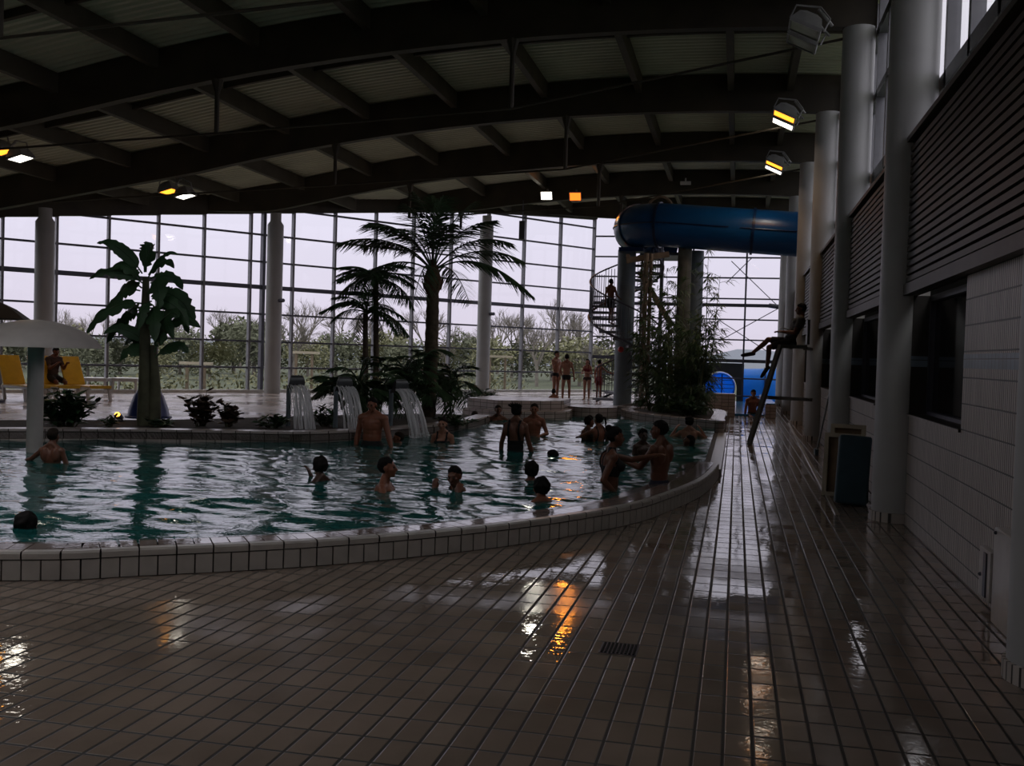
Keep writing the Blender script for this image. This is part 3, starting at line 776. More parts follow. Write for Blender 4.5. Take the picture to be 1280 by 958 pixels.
# ================================================================ RUN-OUT AND SLIDE OUTLETS
M_bluepaint = mat('blue_trough_paint', (.05, .22, .48), .15, var=.1)
m = MB(); m.box((-.48, 30.6, .33), (.95, .5, .66)); m.box((-.2, 30.2, .17), (.4, .4, .34))
struct('wall_block_low', m, M_poolwall, smooth=False, label='low white tiled block wall at the corridor end')
m = MB(); m.box((.42, 35.5, .03), (.86, 9.5, .06))
t = obj('slide_runout', m, M_bluepaint, smooth=False); tag(t, 'blue shallow run-out lane at the far end of the corridor', 'slide run-out')
m = MB(); m.box((1.02, 34.5, .2), (.3, 8.6, .4)); o2 = obj('side_wall', m, M_poolwall, t, smooth=False)
m = MB(); m.box((1.02, 34.5, .41), (.26, 8.5, .03)); obj('wall_top', m, M_bluepaint, t, smooth=False)
# outside: tube ends behind the end glazing
t = thing('outdoor_slide_tube', 'bright blue slide tube end seen through an arch outside the glazing', 'water slide', (-.65, 42.2, 0))
m = MB(); N = 28
prof = [(.62, 0), (.62, 3), (.57, 3), (.57, 0)]
vs = []; 
for r_, y_ in prof:
    for k in range(N): a = 2*math.pi*k/N; vs.append((r_*math.cos(a), y_, .52+r_*math.sin(a)))
fs = [(i*N+k, i*N+(k+1) % N, ((i+1) % 4)*N+(k+1) % N, ((i+1) % 4)*N+k) for i in range(4) for k in range(N)]
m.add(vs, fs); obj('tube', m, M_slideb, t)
m = MB(); m.lathe([(.02, 0), (.57, .01)], n=N, M=Matrix.Translation((0, 2.95, .52)) @ Matrix.Rotation(R(90), 4, 'X')); obj('tube_inside', m, M_slideb, t)
m = MB()
for z_ in (.45, .62, .8): m.box((0, 2.1, z_), (1.1, .04, .025))
m.tube([(.05, 2.1, 0), (.05, 2.1, 1.1)], .03, 6); obj('seams', m, M_slidedark, t)
m = MB(); N2 = 24
inner = [(.68*math.cos(math.pi-math.pi*k/N2), .52+.68*math.sin(math.pi-math.pi*k/N2)) for k in range(N2+1)]
inner = [(-.68, -.1)]+inner+[(.68, -.1)]
outer = [(-1.1, -.1)]+[(-1.1, 1.55)]*1+[(x, 1.55) for x in [-1.1+2.05*k/(N2-2) for k in range(1, N2-1)]]+[(.95, 1.55)]*1+[(.95, -.1)]
k_ = min(len(inner), len(outer)); 
def rs_(p, n):
    q = [Vector(a) for a in p]; Ls = [0]
    for a, b in zip(q, q[1:]): Ls.append(Ls[-1]+(b-a).length)
    out = []
    for i in range(n):
        s = Ls[-1]*i/(n-1); j = max(k for k in range(len(Ls)-1) if Ls[k] <= s+1e-9)
        d = Ls[j+1]-Ls[j]; out.append(q[j]+(q[j+1]-q[j])*((s-Ls[j])/d if d > 0 else 0))
    return out
I2, O2 = rs_(inner, 41), rs_(outer, 41)
vs = [(p.x, y_, p.y) for y_ in (-.2, .1) for p in I2]+[(p.x, y_, p.y) for y_ in (-.2, .1) for p in O2]
fs = []
for k in range(40):
    fs += [(k, k+1, 82+k+1, 82+k), (41+k+1, 41+k, 123+k, 123+k+1), (k+1, k, 41+k, 41+k+1), (82+k, 82+k+1, 123+k+1, 123+k)]
m.add(vs, fs); obj('arch_wall', m, mat('dark_panel', (.03, .035, .04), .5), t, smooth=False)
t = thing('outdoor_slide_bend', 'bright blue slide bend outside the glazing with a dark flange ring', 'water slide', (1.2, 43.8, .55))
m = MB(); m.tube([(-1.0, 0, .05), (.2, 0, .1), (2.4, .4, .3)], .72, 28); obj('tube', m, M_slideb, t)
m = MB(); m.tube([(-.05, 0, .1), (.02, 0, .1)], .8, 28); obj('flange', m, M_slidedark, t)
m = MB()
for x_ in (-.6, 1.4): m.box((x_, 0, -.55), (.2, .5, .5))
obj('foot', m, M_frame, t, smooth=False)

# ================================================================ LIFEGUARD SEAT
t = thing('lifeguard_chair', 'grey high lifeguard seat with a leaning ladder against a column', 'lifeguard chair', (.9, 21.3, 0)); O = Vector((.9, 21.3, 0))
M_chair = mat('dull_grey_steel', (.13, .13, .12), .45, metal=.3)
f0 = at_z(937, 557, 0); sF = at_y(975, 432, 21.2)
for s in (-.26, .26):
    m = MB(); a = Vector((f0.x, f0.y+.45+s, 0)); b = Vector((sF.x, 21.2+s, sF.z)); m.beam(a-O, b-O, .07, .07); obj('ladder_rail', m, M_chair, t, smooth=False)
for k in range(1, 6):
    q = Vector((f0.x, f0.y+.45, 0)).lerp(Vector((sF.x, 21.2, sF.z)), k/6.2); m = MB(); m.tube([(q.x-O.x, q.y-.26-O.y, q.z), (q.x-O.x, q.y+.26-O.y, q.z)], .02, 8); obj('rung', m, M_chair, t)
sB = at_y(1008, 432, 21.2); SEATZ = sF.z
m = MB(); m.box(((sF.x+sB.x)/2-O.x, 21.2-O.y, SEATZ-.02), (sB.x-sF.x, .55, .07)); obj('seat', m, M_chair, t, smooth=False)
m = MB(); m.box((sB.x+.02-O.x, 21.2-O.y, SEATZ+.28), (.05, .5, .5)); obj('backrest', m, M_chair, t, smooth=False)
m = MB()
for s in (-.2, .2): m.beam((sB.x-O.x-.02, 21.2+s-O.y, SEATZ-.05), (1.52-O.x, 22.0-O.y+s*.3, SEATZ-.05), .06, .06)
obj('wall_bracket', m, M_chair, t, smooth=False)
q0 = at_y(959, 497, 20.9); q1 = at_y(1014, 500, 21.9); m = MB(); m.beam(q0-O, q1-O, .06, .07)
for q in (at_y(973, 497.5, 21.1), at_y(1011, 500, 21.8)): m.sphere(tuple(q-O+Vector((0, -.06, .01))), .025, 8, 6)
obj('brace_bar', m, M_chair, t, smooth=False)

# ================================================================ MATS, BROOM, WALL FITTINGS
M_foam = mat('dark_teal_foam', (.035, .075, .10), .6, var=.15)
M_board = mat('cream_board', (.52, .45, .34), .5, var=.1)
M_boardin = mat('brown_board_inside', (.22, .14, .08), .6, var=.2)
def rounded_box(m, sx, sy, sz, r=.03, M=None):
    bm = bmesh.new(); bmesh.ops.create_cube(bm, size=1); bmesh.ops.scale(bm, vec=(sx, sy, sz), verts=bm.verts)
    bmesh.ops.bevel(bm, geom=bm.edges[:], offset=r, segments=3, affect='EDGES', profile=.6)
    bm.verts.index_update(); m.add([v.co[:] for v in bm.verts], [[v.index for v in f.verts] for f in bm.faces], M); bm.free()
t = thing('foam_mat', 'dark teal foam mat standing upright beside the column', 'mat', (1.36, 12.15, 0))
m = MB(); rounded_box(m, .36, .16, .80, .04, Matrix.Translation((0, .03, .41)) @ Matrix.Rotation(R(-5), 4, 'X') @ Matrix.Rotation(R(3), 4, 'Y')); obj('pad', m, M_foam, t)
m = MB(); rounded_box(m, .35, .10, .78, .03, Matrix.Translation((.02, .17, .40)) @ Matrix.Rotation(R(-5), 4, 'X')); obj('second_pad', m, M_foam, t)
for i, (x, y, h) in enumerate(((1.30, 12.9, .78), (1.42, 13.5, .86))):
    t = thing('leaning_board', ['cream framed board leaning behind the foam mat', 'cream framed board leaning nearest the wall, behind the other board'][i], 'board', (x, y, 0), R(-14), 'boards behind the foam mat')
    m = MB(); M_ = Matrix.Rotation(R(-7), 4, 'X')
    for c, d in (((-.19, 0, h/2), (.05, .09, h)), ((.19, 0, h/2), (.05, .09, h)), ((0, 0, h-.025), (.33, .09, .05)), ((0, 0, .025), (.33, .09, .05))): m.box(c, d, M_)
    obj('frame', m, M_board, t, smooth=False)
    m = MB(); m.box((0, .025, h/2), (.34, .02, h-.08), M_); obj('panel', m, M_boardin, t, smooth=False)
t = thing('broom', 'long-handled broom leaning on the tiled wall past the column', 'broom', (1.5, 18.6, 0))
m = MB(); m.tube([(-.05, 0, .05), (.2, .35, 1.35)], .016, 8); obj('handle', m, M_chair, t)
m = MB(); m.beam((-.06, -.16, .06), (-.06, .16, .06), .06, .1); obj('brush_head', m, M_foam, t, smooth=False)
t = thing('wall_outlet_box', 'small cream box with a dark slot low on the tiled wall', 'outlet box', (1.75, 7.35, .06))
m = MB(); rounded_box(m, .05, .30, .34, .01, Matrix.Translation((-.025, 0, .17))); obj('cover', m, M_curbface, t)
m = MB(); m.box((-.055, -.04, .17), (.012, .07, .30)); obj('slot', m, M_frame, t, smooth=False)
m = MB(); m.sphere((-.055, .09, .15), .014, 8, 6); obj('knob', m, M_frame, t)
t = thing('duct_cover', 'plain cream duct cover between outlet box and nearest column', 'cover', (1.70, 6.72, 0))
m = MB(); rounded_box(m, .1, .42, .62, .02, Matrix.Translation((0, 0, .31))); obj('casing', m, M_curbface, t)
m = MB(); m.sphere((-.055, .14, .59), .012, 8, 6); obj('screw', m, M_frame, t)
# drain grate in the floor
t = thing('drain_grate', 'dark drain grate set in the brown tiled floor', 'drain', (-.585, 5.56, 0))
m = MB(); m.box((0, 0, .001), (.21, .21, .004)); obj('frame', m, M_frame, t, smooth=False)
m = MB()
for k in range(9): m.box((-.088+.022*k, 0, .005), (.011, .19, .006))
obj('grille', m, M_blackroom, t, smooth=False)

# ================================================================ FOUNTAINS
q = at_z(43, 566, ZW); t = thing('mushroom_fountain', 'pale mushroom shaped water fountain standing in the pool', 'fountain', (q.x, q.y, -.95)); dz = .95
M_mush = mat('pale_grp', (.50, .46, .44), .4, var=.06)
m = MB(); m.lathe([(.1, 0), (.1, 1.56+dz)], n=24); obj('stem', m, M_mush, t)
m = MB(); prof = [(.02, 1.90), (.2, 1.885), (.42, 1.83), (.60, 1.75), (.72, 1.66), (.79, 1.57), (.80, 1.545), (.78, 1.545), (.70, 1.60), (.4, 1.70), (.1, 1.74)]
m.lathe([(r_, z_+dz) for r_, z_ in prof][::-1], n=40); obj('cap', m, M_mush, t)
M_spray, nt, b = new_mat('falling_water')
b.inputs['Base Color'].default_value = (.85, .85, .88, 1); b.inputs['Roughness'].default_value = .12; b.inputs['Alpha'].default_value = .7
M_spout = mat('dark_spout_steel', (.07, .075, .08), .35, metal=.3)
def spout(px, py, label, wlabel, dirx, diry, reach, h, w):
    p = at_z(px, py, .31); t = thing('water_spout', label, 'water spout', (p.x, p.y, .31), math.atan2(diry, dirx), 'curved spouts along the planting bed')
    m = MB(); m.tube([(0, 0, 0), (0, 0, h*.75)], .04, 10); obj('stem', m, M_steelblue, t)
    m = MB(); n = 12; vs = []; 
    C = [(-.02+.36*math.sin(R(95)*k/n), h*.62+.30*math.sin(R(150)*k/n)) for k in range(n+1)]
    for k, (x_, z_) in enumerate(C):
        ww = .06+(w-.06)*min(1, k/n*1.1)**1.2
        for o in (0, -.02): vs += [(x_, -ww/2, z_+o), (x_, ww/2, z_+o)]
    fs = []
    for k in range(n):
        a, b_ = k*4, k*4+4; fs += [(a, b_, b_+1, a+1), (a+2, a+3, b_+3, b_+2), (a, a+2, b_+2, b_), (a+1, b_+1, b_+3, a+3)]
    fs += [(0, 1, 3, 2), (n*4, n*4+2, n*4+3, n*4+1)]
    m.add(vs, fs); obj('curved_plate', m, M_spout, t)
    x0, z0 = C[-1]; wm = MB(); rn = random.Random(px); drop = z0+.31-ZW
    K = 26
    for k in range(K):
        y0 = (k/(K-1)-.5)*w; sp_ = 1+.25*rn.random(); rch = reach*(.9+.2*rn.random()); seg = 9; vs = []
        t0 = rn.random()*.04; wd = .004+.010*rn.random()
        for j in range(seg+1):
            u = j/seg; xx = x0+rch*u; zz = z0-t0-(drop)*u*u*.96-(.04*u); yy = y0*sp_*(1+.15*u)+.006*math.sin(9*u+k)
            wj = wd*(1+.6*math.sin(5*u+k*1.7))
            vs += [(xx, yy-wj, zz), (xx, yy+wj, zz), (xx+.008, yy, zz+.008)]
        wm.add(vs, [(a*3+c, a*3+(c+1) % 3, a*3+3+(c+1) % 3, a*3+3+c) for a in range(seg) for c in range(3)])
    for k in range(40):
        xx = x0+reach*(.85+.3*rn.random()); wm.sphere((xx, (rn.random()-.5)*w*1.5, ZW-.31+.10*rn.random()**2), .012+.012*rn.random(), 6, 4)
    o = obj('water_curtain', wm, M_spray); o.location = t.location; o.rotation_euler = t.rotation_euler
    tag(o, wlabel, 'falling water', None, 'stuff')
spout(360, 533, 'curved water spout beside the low plants, leftmost of three', 'sheet of water falling from the leftmost spout', .75, -.66, .38, .92, .27)
spout(419, 535, 'curved water spout behind the standing man', 'sheet of water falling behind the standing man', .75, -.66, .40, .92, .27)
spout(488, 533, 'curved water spout before the tall palm', 'sheet of water falling before the tall palm', .80, -.60, .55, .86, .27)

# ================================================================ LOUNGE FURNITURE
M_yellow = mat('yellow_lounger_plastic', (.72, .42, .02), .45, var=.1)
M_whitep = mat('white_garden_plastic', (.62, .60, .60), .4, var=.05)
def lounger(label, loc, rz):
    t = thing('sun_lounger', label, 'sun lounger', loc, rz, 'yellow sun loungers by the facade')
    m = MB(); m.box((0, .55, .34), (.54, 1.25, .05)); m.box((0, 1.16, .345), (.54, .05, .07))
    obj('seat', m, M_yellow, t, smooth=False)
    M_ = Matrix.Translation((0, -.05, .36)) @ Matrix.Rotation(R(-62), 4, 'X')
    m = MB(); rounded_box(m, .52, .78, .05, .02, M_ @ Matrix.Translation((0, -.39, 0)))
    obj('backrest', m, M_yellow, t)
    m = MB(); 
    for s in (-.27, .27): m.beam((s, -.1, .31), (s, 1.18, .31), .05, .06)
    obj('frame', m, M_whitep, t, smooth=False)
    for x, y in ((-.28, .0), (.28, .0), (-.28, 1.05), (.28, 1.05)):
        m = MB(); m.beam((x, y, .3), (x, y+.07, 0), .06, .06); obj('leg', m, M_whitep, t, smooth=False)
    return t
for i, (px, lb) in enumerate(((19, 'yellow sun lounger at the left picture edge'), (56, 'yellow sun lounger half hidden by the mushroom fountain stem'), (95, 'yellow sun lounger nearest the banana plant'))):
    p = at_z(px, 499, ZD); lounger(lb, (p.x, p.y, ZD), R(-116))
def low_table(label, px, py):
    p = at_z(px, py, ZD); t = thing('low_table', label, 'table', (p.x, p.y+.3, ZD), R(20), 'white low tables by the facade')
    m = MB(); rounded_box(m, .72, .72, .04, .015, Matrix.Translation((0, 0, .4))); obj('tabletop', m, M_whitep, t)
    m = MB()
    for s in (-.33, .33): m.box((0, s, .35), (.66, .025, .06)); m.box((s, 0, .35), (.025, .66, .06))
    obj('apron', m, M_whitep, t, smooth=False)
    for x in (-.31, .31):
        for y in (-.31, .31):
            m = MB(); m.beam((x, y, .38), (x*1.05, y*1.05, 0), .055, .055); obj('leg', m, M_whitep, t, smooth=False)
low_table('white plastic low table just right of the yellow loungers', 112, 491)
low_table('white plastic low table behind the banana plant', 151, 491)
# folded dark parasol dome at the left edge
p = at_y(-8, 440, 19.5); t = thing('parasol', 'dark parasol canopy peeking over the mushroom fountain', 'parasol', (p.x, p.y, ZD))
M_par = mat('dark_parasol_cloth', (.014, .014, .016), .8)
zc = at_y(29, 399, 19.5); rr = zc.x-p.x
m = MB(); m.lathe([(rr, zc.z-ZD-.02), (rr, zc.z-ZD), (rr*.6, zc.z-ZD+.22), (.03, zc.z-ZD+.42), (.02, zc.z-ZD+.40), (rr*.6, zc.z-ZD+.19)], n=8); obj('canopy', m, M_par, t, smooth=False)
m = MB(); m.tube([(0, 0, 0), (0, 0, zc.z-ZD+.4)], .025, 8); obj('pole', m, M_chair, t)
m = MB(); m.lathe([(.25, 0), (.25, .06), (.05, .1)], n=20); obj('base', m, M_frame, t)
# blue hood and ground spot by the banana plant
p = at_z(167, 524, .31); t = thing('blue_hood', 'dark blue rounded plastic hood behind the banana stem', 'plastic hood', (p.x, p.y+.45, .31))
M_hood = mat('dark_blue_plastic', (.02, .04, .16), .35)
m = MB(); vs = []; n = 16; lev = [(.37, 0), (.33, .18), (.26, .38), (.19, .50), (.10, .57), (.005, .59)]
m.lathe(lev, n=24); obj('shell', m, M_hood, t)
m = MB(); m.lathe([(.40, 0), (.40, .03), (.38, .04)], n=24); obj('rim', m, M_hood, t)
p = at_z(151, 527, .31); t = thing('ground_spotlight', 'small glowing orange spotlight on the bed in front of the blue hood', 'lamp', (p.x, p.y, .31))
m = MB(); m.lathe([(.04, 0), (.05, .02), (.02, .04)], n=14); m.lathe([(.05, 0), (.06, .12), (.062, .12)], n=14, M=Matrix.Translation((0, 0, .05)) @ Matrix.Rotation(R(60), 4, 'X')); obj('housing', m, M_frame, t)
m = MB(); m.sphere((0, -.10, .115), (.055, .02, .05), 12, 8); obj('bulb_glass', m, emit('spot_glow', (1, .42, .05), 5), t)

p = at_y(653, 288, 33.0); t = thing('hanging_loudspeaker', 'dark narrow box hanging under the roof right of the tall palm crown', 'loudspeaker', p)
m = MB(); rounded_box(m, .2, .2, .62, .02); obj('cabinet', m, M_frame, t)
m = MB(); m.tube([(0, 0, .3), (0, 0, zb(p.x)+.1-p.z)], .02, 6); obj('hanger', m, M_frame, t)
# ================================================================ PLANTS
M_palmtrunk = mat('palm_trunk_fibre', (.10, .075, .05), .9, var=.35, scale=14, bump=.6)
M_frond = mat('palm_frond_green', (.045, .09, .04), .5, var=.3, scale=4)
M_leaf = mat('dark_broad_leaf', (.03, .075, .03), .4, var=.3, scale=4)
M_banana = mat('banana_leaf', (.045, .11, .045), .45, var=.25, scale=3)
M_bstem = mat('banana_stem', (.09, .09, .05), .7, var=.3, scale=6)
M_bamboo = mat('bamboo_leaf', (.04, .085, .025), .5, var=.3, scale=5)
M_culm = mat('bamboo_culm', (.12, .14, .06), .5, var=.2)
M_redleaf = mat('reddish_leaf', (.085, .05, .035), .45, var=.3)
def leaf_strip(m, pts, widths, nrm=(0, 0, 1), fold=.25):
    """a leaf blade along pts; two halves folded at the midrib"""
    pts = [Vector(p) for p in pts]; n = len(pts); vs = []; N = Vector(nrm)
    for i, p in enumerate(pts):
        d = (pts[min(i+1, n-1)]-pts[max(i-1, 0)])
        s = d.cross(N)
        s = s.normalized() if s.length > 1e-6 else Vector((1, 0, 0)); u = s.cross(d).normalized()
        w = widths[i] if isinstance(widths, (list, tuple)) else widths
        vs += [p-s*w-u*w*fold, p, p+s*w-u*w*fold]
    fs = []
    for i in range(n-1):
        a = i*3; fs += [(a, a+1, a+4, a+3), (a+1, a+2, a+5, a+4)]
    m.add(vs, fs)
def frond(length, rise, droop, nl=26, ll=.42, seed=0, bare=.25, lw=.011):
    """a feather palm frond along +X"""
    rn = random.Random(seed); m = MB(); n = 12; P = []
    for k in range(n+1):
        u = k/n; P.append(Vector((length*u*(1-.12*u*droop), 0, rise*length*u-droop*length*u*u)))
    m.tube(P, [.018*(1-.8*k/n)+.003 for k in range(n+1)], 5)
    def at(u):
        f = u*n; i = min(n-1, int(f)); return P[i].lerp(P[i+1], f-i)
    for k in range(nl):
        u = bare+(1-bare)*(k/(nl-1)); p = at(u); d = (at(min(1, u+.04))-at(max(0, u-.04))).normalized()
        l = ll*(math.sin(math.pi*(.18+.78*(k/(nl-1))))**.7)*(.85+.3*rn.random())
        for s in (-1, 1):
            side = Vector((0, s, 0)); sw = .5+.35*rn.random()
            tip = p+side*l*.72+d*l*sw*.8+Vector((0, 0, -l*(.25+.35*rn.random())))
            mid = p.lerp(tip, .5)+Vector((0, 0, l*.10))
            leaf_strip(m, [p, mid, tip], [lw*.7, lw, .002], fold=.1)
    return m
def palm(name, label, loc, trunk_h, r0, fr_specs, protos, seed, bulge=True, group=None):
    rn = random.Random(seed); t = thing(name, label, 'palm', loc, 0, group)
    m = MB(); pts = []; rr = []
    K = 26
    for k in range(K+1):
        z = trunk_h*k/K; pts.append((.02*math.sin(z*1.3+seed), .02*math.cos(z), z)); rr.append(r0*(1.15-.25*k/K)*(1+.05*((k % 2)*2-1)))
    m.tube(pts, rr, 14); obj('trunk', m, M_palmtrunk, t)
    if bulge:
        m = MB(); m.lathe([(r0*.9, trunk_h-.45), (r0*1.35, trunk_h-.3), (r0*1.3, trunk_h-.1), (r0*.8, trunk_h+.1), (r0*.3, trunk_h+.25)], n=14)
        for k in range(10):
            a = 2*math.pi*k/10; m.tube([(r0*1.2*math.cos(a), r0*1.2*math.sin(a), trunk_h-.35+.1*(k % 3)), (r0*1.7*math.cos(a), r0*1.7*math.sin(a), trunk_h-.15+.1*(k % 3))], [.03, .008], 5)
        obj('leaf_base_sheath', m, mat('sheath_fibre', (.13, .07, .04), .9, var=.3, scale=20, bump=.5), t)
    for (az, el, sc, pi) in fr_specs:
        o = link('frond', protos[pi], t); o.location = (0, 0, trunk_h+.02*rn.random()); o.scale = (sc,)*3
        o.rotation_euler = (0, -R(el), R(az))
    return t
PF = [frond(2.1, .55, .60, 46, .62, 1, .25, .016).mesh('frond', M_frond, True, None), frond(2.1, .35, .80, 46, .60, 2, .25, .016).mesh('frond', M_frond, True, None), frond(1.9, .8, .45, 44, .58, 3, .25, .016).mesh('frond', M_frond, True, None)]
q = at_z(536, 521, .31)
big = []
for k, (az, el, sc, pi) in enumerate([(178, 12, 1.0, 1), (165, 20, .95, 0), (200, 18, 1.0, 0), (2, 14, 1.0, 1), (-15, 20, .95, 0), (18, 12, .95, 0), (150, 38, .9, 2), (30, 40, .9, 2), (-100, 25, .9, 0), (-60, 30, .9, 0), (-130, 30, .9, 0), (95, 35, .9, 0),
                                      (60, 55, .85, 2), (120, 58, .85, 2), (-30, 60, .8, 2), (-150, 55, .85, 2), (185, 40, .85, 0), (-3, 42, .85, 0), (80, 10, .9, 1), (-85, 2, .85, 1)]): big.append((az, el, sc, pi))
palm('tall_palm', 'tall feather palm with a slim trunk in the middle of the bed', (q.x, q.y, .31), 2.95, .135, big, PF, 5)
SF = [frond(1.0, .5, .7, 32, .36, 11, .15, .012).mesh('frond', M_frond, True, None), frond(1.0, .3, .8, 32, .36, 12, .15, .012).mesh('frond', M_frond, True, None)]
rn = random.Random(3)
def rnd_fr(n, lo, hi, sc): return [(360*k/n+rn.uniform(-10, 10), rn.uniform(lo, hi), sc*rn.uniform(.85, 1.1), rn.randrange(2)) for k in range(n)]
for (px, py, ytop, n, sc, lb, sd) in ((455, 522, 392, 16, .85, 'small feather palm left of its taller twin', 2), (467, 522, 352, 24, .85, 'small feather palm with the denser crown, right of its twin', 7)):
    p = at_z(px, py, .31); tp = at_y(px, ytop, p.y); palm('small_palm', lb, (p.x, p.y, .31), tp.z-.31, .055, rnd_fr(n, -8, 45, sc), SF, sd, False, 'twin small palms in the bed')

# ---- banana plant
q = at_z(181, 532, .31); t = thing('banana_plant', 'big-leaved banana plant with ragged leaves beside the pool', 'banana plant', (q.x, q.y, .31))
Zs = 79.0
def bo(px, py): return Vector(((px-180)/Zs, 0, (531-py)/Zs+.03))
m = MB(); m.tube([(0, 0, 0), (-.01, 0, .8), (-.03, 0, 1.7), (-.03, 0, 2.4)], [.13, .10, .075, .05], 14); obj('stem', m, M_bstem, t)
m = MB(); m.tube([(.12, .05, 0), (.14, .05, .6), (.10, .04, 1.3)], [.12, .09, .05], 12); obj('stem', m, M_bstem, t)
LV = [((172, 340), (124, 298), .10, .10, -.3), ((176, 338), (175, 296), .13, -.02, .05), ((174, 338), (163, 304), .05, .05, .2), ((181, 342), (207, 307), .05, .05, .3), ((182, 345), (230, 328), .07, .12, -.3),
      ((170, 345), (112, 333), .09, .12, .3), ((170, 348), (140, 330), .10, .05, -.2), ((172, 352), (112, 343), .10, .10, -.25), ((170, 358), (120, 366), .09, .12, .35), ((172, 378), (108, 414), .13, .22, -.3), ((172, 385), (122, 414), .12, .20, .3),
      ((186, 352), (212, 378), .16, .12, -.3), ((190, 362), (238, 394), .15, .15, .2), ((186, 360), (200, 385), .15, .05, .4), ((187, 380), (208, 420), .14, .08, -.3), ((190, 418), (246, 400), .10, .14, .2), ((190, 420), (236, 388), .13, .12, -.25), ((193, 440), (205, 400), .10, .05, .2),
      ((194, 446), (234, 433), .10, .10, .1), ((178, 430), (136, 412), .09, .12, -.3), ((176, 436), (134, 426), .09, .10, .3), ((180, 442), (148, 446), .12, .08, -.1), ((186, 375), (182, 408), .10, .02, -.3), ((193, 430), (214, 422), .14, .05, -.3),
      ((171, 362), (126, 384), .11, .10, -.1), ((171, 392), (118, 424), .11, .20, .1), ((174, 400), (146, 424), .11, .12, .35), ((188, 366), (226, 408), .12, .14, .3), ((187, 395), (222, 416), .11, .12, -.1), ((188, 372), (248, 402), .10, .18, -.2), ((178, 336), (196, 302), .06, .03, -.2), ((184, 346), (216, 352), .10, .08, .3)]
for i, (a, b, w, dr, yy) in enumerate(LV):
    A = bo(*a); B = bo(*b); B.y = yy*1.0; rn = random.Random(i); n = 18; P = []
    arch = .10+dr*.5
    for k in range(n+1):
        u = k/n; p = A.lerp(B, u); p.z += arch*4*u*(1-u)*.7-.5*max(0, u-.75)**1.3; p.y += .03*math.sin(4*u+i); P.append(p)
    W = []
    for k in range(n+1):
        u = k/n; base = 0.0 if u < .12 else math.sin(math.pi*min(1, (u-.1)/.9)**.75)**.55
        W.append(max(.006, w*1.12*base*(rn.choice((.62, .9, 1, 1.05, 1.1)))))
    m = MB(); leaf_strip(m, P, W, nrm=(0, -.9 if i % 3 else -.6, .42), fold=.22); m.tube(P, [.014*(1-.7*k/n) for k in range(n+1)], 5)
    obj('leaf', m, M_banana, t)

# ---- shrubs
def shrub(name, label, loc, h, w, nst, nlf, ll, lw, mt, seed, droop=.3, group=None, cat='shrub'):
    rn = random.Random(seed); t = thing(name, label, cat, loc, 0, group); sm = MB(); lm = MB()
    for s in range(nst):
        a = rn.uniform(0, 2*math.pi); sp = w/2*rn.random()**.6; hh = h*rn.uniform(.6, 1.0)*(1-.35*sp/(w/2))
        P = [Vector((0.25*sp*math.cos(a), .25*sp*math.sin(a), 0)), Vector((.6*sp*math.cos(a), .6*sp*math.sin(a), hh*.55)), Vector((sp*math.cos(a), sp*math.sin(a), hh))]
        sm.tube(P, [.012, .009, .004], 5)
        for k in range(nlf):
            u = rn.uniform(.12, 1.0); p = P[0].lerp(P[1], u*2) if u < .5 else P[1].lerp(P[2], u*2-1)
            b = rn.uniform(0, 2*math.pi); d = Vector((math.cos(b), math.sin(b), rn.uniform(-.1, .9))).normalized(); l = ll*rn.uniform(.7, 1.2)
            leaf_strip(lm, [p, p+d*l*.35, p+d*l*.7+Vector((0, 0, -droop*l*.15)), p+d*l+Vector((0, 0, -droop*l*.5))], [lw*.2, lw, lw*.8, .003], nrm=(rn.uniform(-.4, .4), rn.uniform(-.4, .4), 1))
    obj('stems', sm, M_bstem, t); obj('foliage', lm, mt, t, angle=None)
    return t
def put(px, py, z=.31): p = at_z(px, py, z); return (p.x, p.y, z)
shrub('leafy_shrub', 'dark leafy shrub behind the boy at the mushroom fountain', put(84, 534), .70, 1.05, 24, 17, .24, .042, M_leaf, 1)
shrub('reddish_shrub', 'taller reddish shrub in the bed right of the banana plant', put(250, 533), .70, .62, 14, 13, .16, .058, M_redleaf, 2)
shrub('reddish_shrub', 'lower reddish shrub nearer the leftmost waterfall spout', put(284, 534), .52, .5, 11, 12, .15, .055, M_redleaf, 3)
shrub('low_plant', 'low dark plants by the leftmost waterfall spout', put(340, 535), .24, .6, 14, 8, .16, .03, M_leaf, 4)
shrub('low_plant', 'low dark plants at the foot of the banana plant', put(205, 534), .16, .6, 12, 8, .14, .025, M_leaf, 5)
shrub('low_plant', 'low spiky plants left of the banana plant', put(138, 534), .2, .35, 10, 7, .16, .02, M_leaf, 6)
shrub('low_plant', 'low plants between the leftmost spout and the middle spout', put(405, 533), .38, .45, 12, 9, .2, .03, M_leaf, 7)
shrub('low_plant', 'low bedding plants along the kerb right of the tall palm', put(572, 531), .18, .9, 18, 9, .14, .025, M_leaf, 8)
FF = [frond(.74, .9, .9, 18, .34, 21, .35, .015).mesh('frond', M_frond, True, None), frond(.74, .7, 1.0, 18, .34, 22, .35, .015).mesh('frond', M_frond, True, None)]
def fanbush(label, loc, h, n, sc, seed):
    rn = random.Random(seed); t = thing('palm_bush', label, 'palm bush', loc, 0, 'bushy palms around the tall palm')
    m = MB()
    st = []
    for k in range(max(3, n//7)):
        a = rn.uniform(0, 6.28); r_ = .22*rn.random(); hh = h*rn.uniform(.35, 1); m.tube([(.3*r_*math.cos(a), .3*r_*math.sin(a), 0), (r_*math.cos(a), r_*math.sin(a), hh)], .016, 6); st.append((r_*math.cos(a), r_*math.sin(a), hh))
    obj('canes', m, M_bstem, t)
    for k in range(n):
        p = st[k % len(st)]; o = link('frond', FF[k % 2], t); o.location = (p[0], p[1], p[2]*rn.uniform(.55, 1)); o.rotation_euler = (0, -R(rn.uniform(-10, 50)), rn.uniform(0, 6.28)); o.scale = (sc*rn.uniform(.8, 1.15),)*3
    return t
